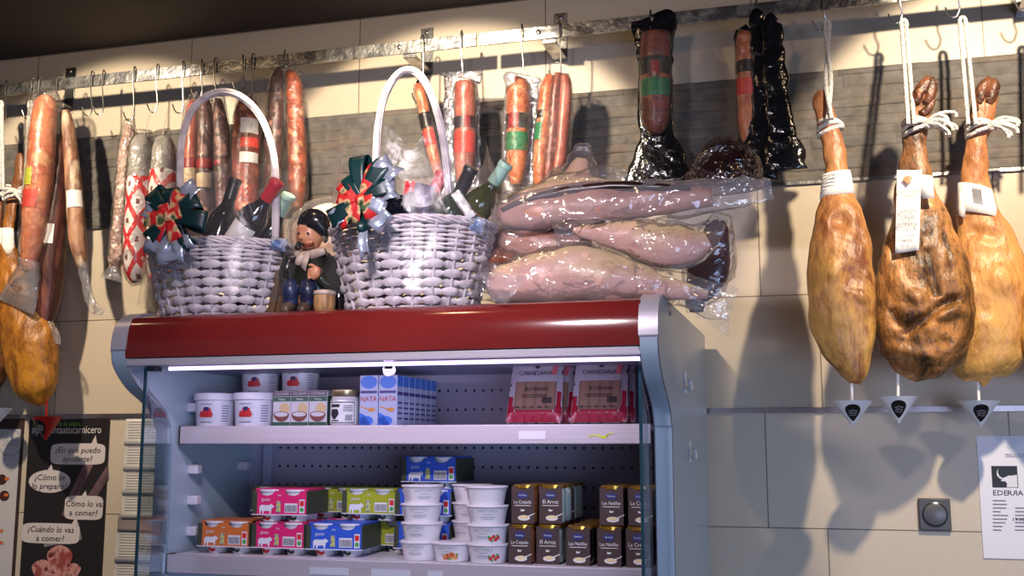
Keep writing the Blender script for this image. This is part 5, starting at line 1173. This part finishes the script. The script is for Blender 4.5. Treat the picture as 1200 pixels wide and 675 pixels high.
yog(485, .09, 2, 'blue', 'topmost blue sleeved pack of the stack behind the white tubs', -.02)

TWHITE = M('white_yogurt_tub', (.66, .63, .67), rough=.4)
def make_pot(loc, label, fruit):
    t = thing('yogurt_tub', label, 'tub', loc, 'white yogurt tubs on the lower shelf'); c = V(loc)
    bm = B(); lathe(bm, [(.036, 0), (.0375, .001), (.0445, .036), (.046, .0365), (.0475, .038), (.0475, .0405), (.045, .0415), (.010, .0412)], c, 32); b = obj('tub_body', bm, TWHITE, t)
    def on(th, z, dr=.0006): rr = .0375 + (z - .001) / .035 * .007 + dr; return c + V((rr * sin(th), -rr * cos(th), z))
    bm = B()
    tb = B(); text(tb, 'PASTORET', V((0, 0, 0)), .0088, sx=1.05)
    for v in tb.verts: th = v.co.x / .042 + .02; v.co = on(th, .0262 + v.co.z + .0018 * (1 - (v.co.x / .02) ** 2))
    mt_ = bpy.data.meshes.new('t'); tb.to_mesh(mt_); tb.free(); bm.from_mesh(mt_); bpy.data.meshes.remove(mt_)
    def line(a0, a1, z0, hgt):
        def f(u, v): return on(a0 + (a1 - a0) * u, z0 + hgt * v)
        sheet(bm, f, 12, 1)
    line(-.2, .28, .0225, .0012); line(-.35, .4, .016, .0016); line(-.3, .35, .0125, .001)
    for k in range(6): line(-1.25, -.75, .009 + k * .0042, .0009)
    obj('printed_letters', bm, M('faint_grey_print', (.34, .34, .4), rough=.6), b)
    if fruit:
        fr_, lf = fruit
        def dots(L, m, nm):
            bm = B()
            for (th, z, r_) in L:
                def f(u, v): a = 2 * pi * u; return on(th + r_ * v * cos(a) / .042, z + r_ * v * sin(a), .0009 + .0003 * (1 - v))
                sheet(bm, f, 14, 2)
            obj(nm, bm, m, b)
        dots([(.42, .012, .0045), (.58, .017, .004), (.70, .011, .0045), (.84, .015, .004)] if fr_ is YRED else [(.05, .013, .0065), (.28, .015, .0075), (.48, .011, .005), (-.12, .011, .005)], fr_, 'printed_fruit')
        dots([(.50, .008, .003), (.66, .014, .003), (.78, .019, .003), (.34, .016, .003)] if fr_ is YRED else [(.16, .008, .003), (.55, .017, .003)], lf, 'printed_leaves')
    return t
TP = -.70; th_ = .0405
PEACH = M('peach_print', srgb(214, 140, 60), srgb(170, 60, 60), rough=.5, scale=120, lo=.45, hi=.55)
pw0 = make_pot(onshelf(493, 657, TP, S2), 'lowest white yogurt tub of the left front stack of four', None)
for k in (1, 2, 3): dup(pw0, onshelf(493.5 + (k % 2) * .6, 657, TP, S2) + V((0, 0, th_ * k)), .25 * k - .3, ('second lowest white yogurt tub of the left front stack', 'third white yogurt tub up in the left front stack', 'topmost white yogurt tub of the left front stack')[k - 1])
make_pot(onshelf(530.5, 659, TP - .01, S2), 'single white yogurt tub with orange fruit picture between the two tall stacks', (PEACH, YGRN))
pf0 = make_pot(onshelf(572, 659, TP - .02, S2), 'lowest white yogurt tub with red berries, right front stack', (YRED, YGRN))
dup(pf0, onshelf(572, 659, TP - .02, S2) + V((0, 0, th_)), .0, 'second lowest white yogurt tub with red berries, right front stack')
dup(pw0, onshelf(571, 659, TP - .02, S2) + V((0, 0, th_ * 2)), .3, 'third white yogurt tub up in the right front stack, without berries')
dup(pw0, onshelf(570, 659, TP - .02, S2) + V((0, 0, th_ * 3)), -1.3, 'topmost white yogurt tub of the right front stack')
for k in range(4): dup(pw0, onshelf(553, 650, TP + .08, S2) + V((0, 0, th_ * k)), .4 * k - .8, ('lowest', 'second lowest', 'third', 'topmost')[k] + ' white yogurt tub of the rear stack behind the right front stack')

BROWN = M('brown_sleeve_card', srgb(72, 54, 52), srgb(64, 47, 46), rough=.5, scale=10); GOLD = M('gold_foil_lid', srgb(200, 150, 60), rough=.25, metal=.8)
JARG = M('pale_dessert_jar', srgb(196, 208, 196), rough=.12, coat=.6); JARO = M('caramel_dessert_jar', srgb(150, 84, 52), rough=.12, coat=.6); JARK = M('dark_dessert_jar', srgb(28, 24, 26), rough=.12, coat=.6)
ROY = M('royal_blue_oval', srgb(50, 54, 110), rough=.4)
def make_dess(loc, word, label, jarm, sub2='de leche'):
    t = thing('dessert_pack', label, 'dessert pack', loc, 'brown sleeved dessert packs'); c = V(loc); w, h, d = .051, .083, .115
    for j in (0, 1):
        bm = B(); q = c + V((.0, .029 + j * .057, 0)); lathe(bm, [(.024, .0015), (.0265, .005), (.0265, .066), (.025, .073), (.0255, .074)], q, 24); jb_ = obj('glass_pot', bm, jarm, t)
        bm = B(); lathe(bm, [(.0265, .074), (.0275, .0745), (.0275, .0815), (.020, .0825)], q, 24); obj('foil_lid', bm, GOLD, jb_)
    bm = B(); x0, x1 = c.x - w / 2, c.x + w / 2
    fr = [(x0, c.z + .001), (x1, c.z + .001), (x1, c.z + h - .004)] + [(c.x + .017 * cos(pi * k / 8), c.z + h - .004 - .006 * sin(pi * k / 8)) for k in range(9)] + [(x0, c.z + h - .004)]
    prism(bm, fr, 'y', c.y, c.y + .001); box(bm, x0, x1, c.y, c.y + d, c.z, c.z + .0012); box(bm, x0, x0 + .001, c.y, c.y + d, c.z, c.z + h - .004)
    s = obj('sleeve', bm, BROWN, t, smooth=0)
    y = c.y - .0008
    bm = B(); disc(bm, V((c.x, y, c.z + .060)), .012, .0075, 20); o_ = obj('oval_mark', bm, ROY, s, smooth=0)
    bm = B(); text(bm, 'Goshua', V((c.x, y - .0004, c.z + .0585)), .0055); obj('oval_lettering', bm, YCUP, o_, smooth=0)
    bm = B(); text(bm, word, V((c.x, y, c.z + .0425)), .0115 if len(word) < 9 else .0098, sx=.9); box(bm, c.x - .018, c.x + .018, y, y + .0002, c.z + .0375, c.z + .0388)
    disc(bm, V((c.x + .003, y, c.z + .012)), .0135, .0058, 20); poly(bm, [V((c.x + .012, y, c.z + .014)), V((c.x + .027, y, c.z + .021)), V((c.x + .027, y, c.z + .0225)), V((c.x + .012, y, c.z + .0165))])
    poly(bm, [V((c.x - .004, y, c.z + .026)), V((c.x + .003, y, c.z + .026)), V((c.x + .005, y, c.z + .030)), V((c.x, y, c.z + .029)), V((c.x - .004, y, c.z + .031))])
    obj('white_print', bm, M('sleeve_white_print', (.72, .7, .68), rough=.5), s, smooth=0)
    bm = B(); disc(bm, V((c.x + .003, y - .0004, c.z + .0135)), .010, .0036, 16); obj('dish_print', bm, M('cream_print', srgb(226, 204, 150), rough=.5), s, smooth=0)
    return t
DY = -.735; DH = .084
names = {609: ('La Cuajada', JARO), 642: ('El Arroz', JARG), 677.5: ('Las Natillas', JARK), 714: ('Las Natillas', JARK), 748: ('La Crema', JARK)}
dl = {609: 'leftmost brown dessert pack', 642: 'second brown dessert pack from the left', 677.5: 'third brown dessert pack from the left', 714: 'fourth brown dessert pack from the left', 748: 'rightmost brown dessert pack behind the glass edge'}
for px_ in (609, 642, 677.5, 714, 748):
    wd, jm = names[px_]
    p = onshelf(px_, 660, DY + (.012 if px_ in (642,) else 0), S2)
    a = make_dess(p, wd, dl[px_] + ' in the lower layer, lettered ' + wd, jm)
    dup(a, p + V((0, .12, 0)), 0, 'brown dessert pack hidden behind the ' + dl[px_].split(' brown')[0] + ' one of the lower layer')
    if px_ != 677.5:
        dup(a, p + V((.004, .01, DH)), .0, dl[px_].replace('fourth', 'third').replace(' from the left', '') + ' in the upper layer, lettered ' + wd)
    if px_ in (609, 642): dup(a, p + V((.004, .13, DH)), 0, 'brown dessert pack in the rear upper layer behind the ' + dl[px_].split(' brown')[0] + ' front one')

# ------------------------------------------------------------------ things on the wall
def wq(px, py, y=-.004): return at(px, py, y)
# black poster with speech bubbles
POST = M('black_poster', (.020, .016, .017), rough=.35); BUB = M('pale_bubble', srgb(206, 196, 192), rough=.5)
c = at(76, 580, 0); pt = thing('poster', 'black poster with white speech bubbles and Spanish questions, under the amber ham', 'poster', (c.x, 0, 1.05))
x0, x1 = at(30, 580, 0).x, at(125, 580, 0).x
bm = B(); box(bm, x0, x1, -.004, 0, .95, 1.732); pb = obj('poster_sheet', bm, POST, pt, bev=.0005)
def bubble(cx, cy, wpx, hpx, tail, kind='rect'):
    C = at(cx, cy, -.005); W = abs(at(cx + wpx / 2, cy, -.005).x - at(cx - wpx / 2, cy, -.005).x) / 2; H = hpx / 2 * mpp(C) * 1.02
    bm = B(); n = 40; P_ = []
    for i in range(n):
        a = 2 * pi * i / n; ex = .35 if kind == 'rect' else 1
        P_.append(V((C.x + W * copysign(abs(cos(a)) ** ex, cos(a)), -.005, C.z + H * copysign(abs(sin(a)) ** ex, sin(a)))))
    poly(bm, P_); poly(bm, [V((C.x + tail[0] - .012, -.0052, C.z + tail[2] * H * .9)), V((C.x + tail[0] + .012, -.0052, C.z + tail[2] * H * .9)), V((C.x + tail[0] + .004, -.0052, C.z + tail[2] * H * .9 + tail[1]))])
    return obj('speech_bubble', bm, BUB, pb, smooth=0), C
DKT = M('bubble_ink', srgb(62, 54, 56), rough=.6)
for cx, cy, w_, h_, tl, kd, l1, l2 in ((91, 532, 64, 24, (.06, .03, 1), 'rect', '¿En qué puedo', 'ayudarte?'), (58, 564, 49, 26, (.0, .022, 1), 'oval', '¿Cómo te', 'lo preparo?'), (98, 595, 45, 27, (.0, .02, 1), 'rect', '¿Cómo lo vas', 'a comer?'), (59, 625, 68, 23, (.09, .03, 1), 'rect', '¿Cuándo lo vas', 'a comer?')):
    o, C = bubble(cx, cy, w_, h_, tl, kd); bm = B(); s = mpp(C)
    text(bm, l1, V((C.x, -.0062, C.z + .004)), 9.6 * s, shear=.15, sx=1.1); text(bm, l2, V((C.x, -.0062, C.z - .024)), 9.6 * s, shear=.15, sx=1.1); obj('lettering', bm, DKT, o, smooth=0)
bm = B(); C = at(34, 508, -.005); text(bm, '#preguntaatucarnicero', V((x0 + .012, -.005, C.z)), .036, 'LEFT', sx=.80); obj('hashtag_lettering', bm, M('white_print_ink', srgb(214, 210, 206), rough=.5), pb, smooth=0)
bm = B(); C = at(36, 498, -.005); text(bm, 'Aquí y ahora te lo aclara...', V((x0 + .012, -.005, C.z - .004)), .022, 'LEFT', sx=.85); obj('green_lettering', bm, M('green_print_ink', srgb(110, 170, 60), rough=.5), pb, smooth=0)
def streak(bm, P_): poly(bm, [V((at(a, b, -.0045).x, -.0045, at(a, b, -.0045).z)) for a, b in P_])
bm = B(); streak(bm, [(100, 541), (111, 541), (92, 580), (80, 582)]); streak(bm, [(126, 545), (127, 560), (112, 585), (102, 582)]); streak(bm, [(80, 584), (92, 582), (86, 606), (72, 604)]); obj('arm_picture', bm, M('dusky_arm_print', srgb(120, 92, 96), srgb(84, 62, 66), rough=.5, scale=14), pb, smooth=0)
bm = B(); streak(bm, [(48, 628), (92, 612), (96, 632), (52, 641)]); obj('knife_picture', bm, M('grey_blade_print', srgb(130, 124, 126), rough=.5), pb, smooth=0)
bm = B()
for (cx, cy, rx, rz) in ((70, 655, 17, 16), (50, 668, 15, 12), (86, 668, 10, 8), (66, 675, 26, 14)):
    C = at(cx, cy, -.006); s = mpp(C); yy = -.005 - .0006 * (rx % 7); poly(bm, [V((C.x + rx * s * cos(2 * pi * i / 24) * (1 + .12 * sin(6 * pi * i / 24)), yy, C.z + rz * s * sin(2 * pi * i / 24))) for i in range(24)])
obj('meat_picture', bm, M('raw_meat_print', srgb(150, 70, 66), srgb(206, 150, 140), srgb(110, 40, 44), rough=.45, scale=30, lo=.42, hi=.56), pb, smooth=0)
# white poster at the far left
x1 = at(24, 580, 0).x
wt = thing('poster', 'white poster with wooden edge cut off by the left edge of the photo', 'poster', (x1 - .15, 0, .95))
bm = B(); box(bm, x1 - .33, x1 - .012, -.004, 0, 1.21, 1.70); wp = obj('poster_sheet', bm, M('grey_white_poster', srgb(196, 192, 192), rough=.5), wt)
bm = B(); box(bm, x1 - .34, x1 - .001, -.003, -.0005, .95, 1.735); obj('dark_backing', bm, M('dark_brown_backing', srgb(60, 40, 34), rough=.6), wt)
bm = B()
for (a, b_) in ((2, 562), (5, 581)): C = at(a, b_, -.005); disc(bm, C, .02, .017, 14)
obj('dark_picture', bm, M('dark_food_print', srgb(70, 36, 30), rough=.5), wp, smooth=0)
bm = B()
for (a, b_) in ((8, 561), (7, 580), (1, 622), (1, 636)): C = at(a, b_, -.0055); box(bm, C.x - .008, C.x + .008, C.y, C.y + .0004, C.z - .005, C.z + .005)
obj('orange_picture', bm, M('orange_food_print', srgb(206, 110, 60), rough=.5), wp, smooth=0)
bm = B(); C = at(12, 519, -.005)
for k in range(28): a = 2 * pi * k / 28; a2 = 2 * pi * (k + 1) / 28; poly(bm, [C + V((.045 * cos(a), 0, .045 * sin(a))), C + V((.045 * cos(a2), 0, .045 * sin(a2))), C + V((.042 * cos(a2), 0, .042 * sin(a2))), C + V((.042 * cos(a), 0, .042 * sin(a)))])
text(bm, '100%', C + V((0, 0, -.01)), .03); obj('round_stamp', bm, M('grey_stamp_ink', srgb(150, 146, 148), rough=.6), wp, smooth=0)
# receipts / notices hanging one over the other, seen through the side glass
x0 = at(142, 560, 0).x
for k, (ya, yb) in enumerate(((491, 521), (517, 551), (547, 579), (575, 607), (604, 622), (616, 659), (656, 690))):
    za = at(150, ya, 0).z; zb = at(150, yb, 0).z; yy = -.002 - .0008 * (7 - k); xx = x0 + (.012 if k < 4 else (.0, -.004, -.006)[k - 4])
    t = thing('paper_notice', ('topmost', 'second', 'third', 'fourth', 'fifth, greyer', 'sixth and tallest', 'lowest')[k] + ' printed white notice of the column on the wall left of the case', 'notice', (xx + .12, 0, zb), 'printed notices in a column')
    bm = B()
    def f(u, v): return V((xx + .26 * u, yy - .004 * v * v, za + (zb - za) * v))
    sheet(bm, f, 2, 6); b = obj('paper', bm, PAPER if k != 4 else M('grey_notice', srgb(150, 140, 140), rough=.7), t, solid=.0004)
    bm = B(); n = int((za - zb) / .0085)
    random.seed(k)
    for q in range(1, n - 1):
        z_ = za - q * .0085; l = .16 + .08 * random.random()
        if q % 5 == 4: l *= .5
        v = (za - z_) / (za - zb); box(bm, xx + .012, xx + .012 + l, yy - .004 * v * v - .0012, yy - .004 * v * v - .0008, z_ - .0022, z_)
    obj('printed_lines', bm, M('faint_notice_print', srgb(150, 146, 146), rough=.7), b, smooth=0)
# rotary switch
A = at(1076, 584, -.012); D_ = at(1115.5, 622, -.012); C = (A + D_) / 2
st = thing('wall_switch', 'dark grey square rotary switch on the cream tiles below the hams', 'switch', (C.x, 0, C.z))
GREYP = M('anthracite_plastic', srgb(74, 72, 74), rough=.4)
bm = B(); box(bm, A.x, D_.x, -.012, 0, D_.z, A.z); pl = obj('switch_plate', bm, GREYP, st, bev=.0025)
bm = B(); lathe(bm, [(.0305, .0), (.0305, .003), (.0285, .004), (.0275, .0015)], (C.x, -.012, C.z), 40, mat3=Matrix.Rotation(pi / 2, 3, 'X')); obj('dial_ring', bm, M('dark_chrome', (.2, .2, .2), rough=.2, metal=1), st)
bm = B(); lathe(bm, [(.0275, .0), (.0275, .006), (.025, .0075), (.001, .0075)], (C.x, -.012, C.z), 40, mat3=Matrix.Rotation(pi / 2, 3, 'X')); obj('dial', bm, M('dial_plastic', srgb(84, 84, 90), rough=.35), st)
# price sheet
A = at(1144, 511, -.003); Bm = at(1153, 654, -.003); x0 = A.x; z1 = A.z; z0 = Bm.z; sw = .245
et = thing('price_sheet', 'white price sheet headed with a black bull emblem and the word EDERRA', 'sheet', (x0 + sw / 2, 0, z0))
bm = B(); box(bm, x0, x0 + sw, -.003, 0, z0, z1); eb = obj('paper', bm, M('cool_white_paper', srgb(226, 226, 236), rough=.55), et)
def e(px, py): q = at(px, py, -.0036); return q
bm = B(); a, d_ = e(1161.5, 546), e(1193.5, 571.5); box(bm, a.x, d_.x, -.0036, -.0031, d_.z, a.z); eq = obj('emblem_square', bm, BLACK, eb, smooth=0)
W_, H_ = d_.x - a.x, a.z - d_.z
bull = [(.27, 1.0 - .12), (.24, .70), (.30, .52), (.42, .44), (.56, .50), (.62, .55), (.80, .56), (.97, .60), (.97, .02), (.55, .02), (.57, .20), (.50, .30), (.40, .28), (.33, .36), (.42, .40), (.30, .42), (.20, .55), (.20, .72)]
bm = B(); poly(bm, [V((a.x + W_ * u, -.0042, d_.z + H_ * v)) for u, v in bull]); obj('bull_emblem', bm, M('emblem_white', srgb(222, 222, 230), rough=.5), eq, smooth=0)
bm = B(); q = e(1179, 580); text(bm, 'EDE', V((q.x - .0135, -.0038, q.z - .001)), .0185, 'CENTER', sx=1.1)
text(bm, 'R', V((q.x + .009, -.0038, q.z - .001)), .0185, 'CENTER', sx=1.1); text(bm, 'R', V((q.x + .0212, -.0038, q.z - .001)), .0185, 'CENTER', sx=-1.1); text(bm, 'A', V((q.x + .0335, -.0038, q.z - .001)), .0185, 'CENTER', sx=1.1); obj('name_lettering', bm, BLACK, eb, smooth=0)
bm = B(); q = e(1178, 533.5); text(bm, 'PRECIOS CON IVA INCLUIDO', V((q.x, -.0038, q.z - .002)), .0085, 'LEFT', sx=1.0); box(bm, q.x, q.x + .12, -.0038, -.0034, q.z - .0042, q.z - .0035)
for k in range(9):
    q = e(1163.5, 586 + 4.3 * k); l = (.030, .033, .031, .018, .035, .033, .029, .022, .020)[k]; box(bm, q.x, q.x + l, -.0038, -.0034, q.z - .0025, q.z)
    q2 = e(1189.5, 586 + 4.3 * k)
    if k not in (0, 1): box(bm, q2.x, q2.x + .012 + .03, -.0038, -.0034, q2.z - .0025, q2.z)
obj('printed_lines', bm, M('dim_print', srgb(110, 108, 120), rough=.6), eb, smooth=0)
bm = B(); q = e(1190.5, 610.5); text(bm, '19,90', V((q.x + .006, -.0042, q.z)), .012, sx=1.1); obj('price_lettering', bm, BLACK, eb, smooth=0)

# ------------------------------------------------------------------ light
def spot(name, loc, tgt, energy, half, col=(1, .83, .62), blend=.18, size=.03):
    l = bpy.data.lights.new(name, 'SPOT'); l.energy = energy; l.spot_size = 2 * radians(half); l.spot_blend = blend; l.color = col; l.shadow_soft_size = size
    o = bpy.data.objects.new(name, l); COL.objects.link(o); o.location = loc; o.rotation_euler = (V(tgt) - V(loc)).to_track_quat('-Z', 'Y').to_euler(); return o
SPE = 120
for i, (x, en) in enumerate(((-2.22, .85), (-1.05, 1), (.60, 1.1))):
    L0 = V((x, -1.18, 2.93)); spot('ceiling_spot_light', L0, L0 + V((0, .866, -.50)), SPE * en, 30.8, blend=.14); spot('ceiling_spot_spill', L0, L0 + V((0, .8, -.75)), SPE * en * .075, 78, blend=1, col=(1, .68, .38))
def area(name, loc, tgt, energy, sx, sy, col):
    l = bpy.data.lights.new(name, 'AREA'); l.shape = 'RECTANGLE'; l.size = sx; l.size_y = sy; l.energy = energy; l.color = col
    o = bpy.data.objects.new(name, l); COL.objects.link(o); o.location = loc; o.rotation_euler = (V(tgt) - V(loc)).to_track_quat('-Z', 'Y').to_euler(); return o
area('shop_window_light', (1.9, -4.3, 1.1), (-.3, 0, .75), 22, 2.4, 1.4, (.50, .64, 1)).data.spread = radians(85)
area('case_top_fill_light', (-.68, -2.05, 2.48), (-.80, -.8, 2.0), 4.0, .14, .06, (1, .87, .95)).data.spread = radians(80)  # unseen fill lamp, added to brighten the baskets and case top
area('case_tube_light', ((XI0 + XI1) / 2, -.90, 1.812), ((XI0 + XI1) / 2, -.62, 1.2), 1.45, 1.0, .015, (.86, .72, 1))
w = bpy.data.worlds.new('shop'); scn.world = w; w.use_nodes = True
w.node_tree.nodes['Background'].inputs[0].default_value = (.60, .58, .68, 1); w.node_tree.nodes['Background'].inputs[1].default_value = .12

# ------------------------------------------------------------------ camera
cam = bpy.data.cameras.new('camera'); co = bpy.data.objects.new('camera', cam); COL.objects.link(co)
cam.sensor_width = 36; cam.sensor_fit = 'HORIZONTAL'; cam.lens = F / 1200 * 36; cam.clip_start = .05
co.matrix_world = Matrix.Translation(CAM) @ Matrix((rt, up, -fw)).transposed().to_4x4()
scn.camera = co
scn.view_settings.view_transform = 'Standard'; scn.view_settings.look = 'None'; scn.view_settings.exposure = 0; scn.view_settings.gamma = 1
scn.cycles.transparent_max_bounces = 24; scn.cycles.max_bounces = 8
scn.cycles.caustics_reflective = False; scn.cycles.caustics_refractive = False
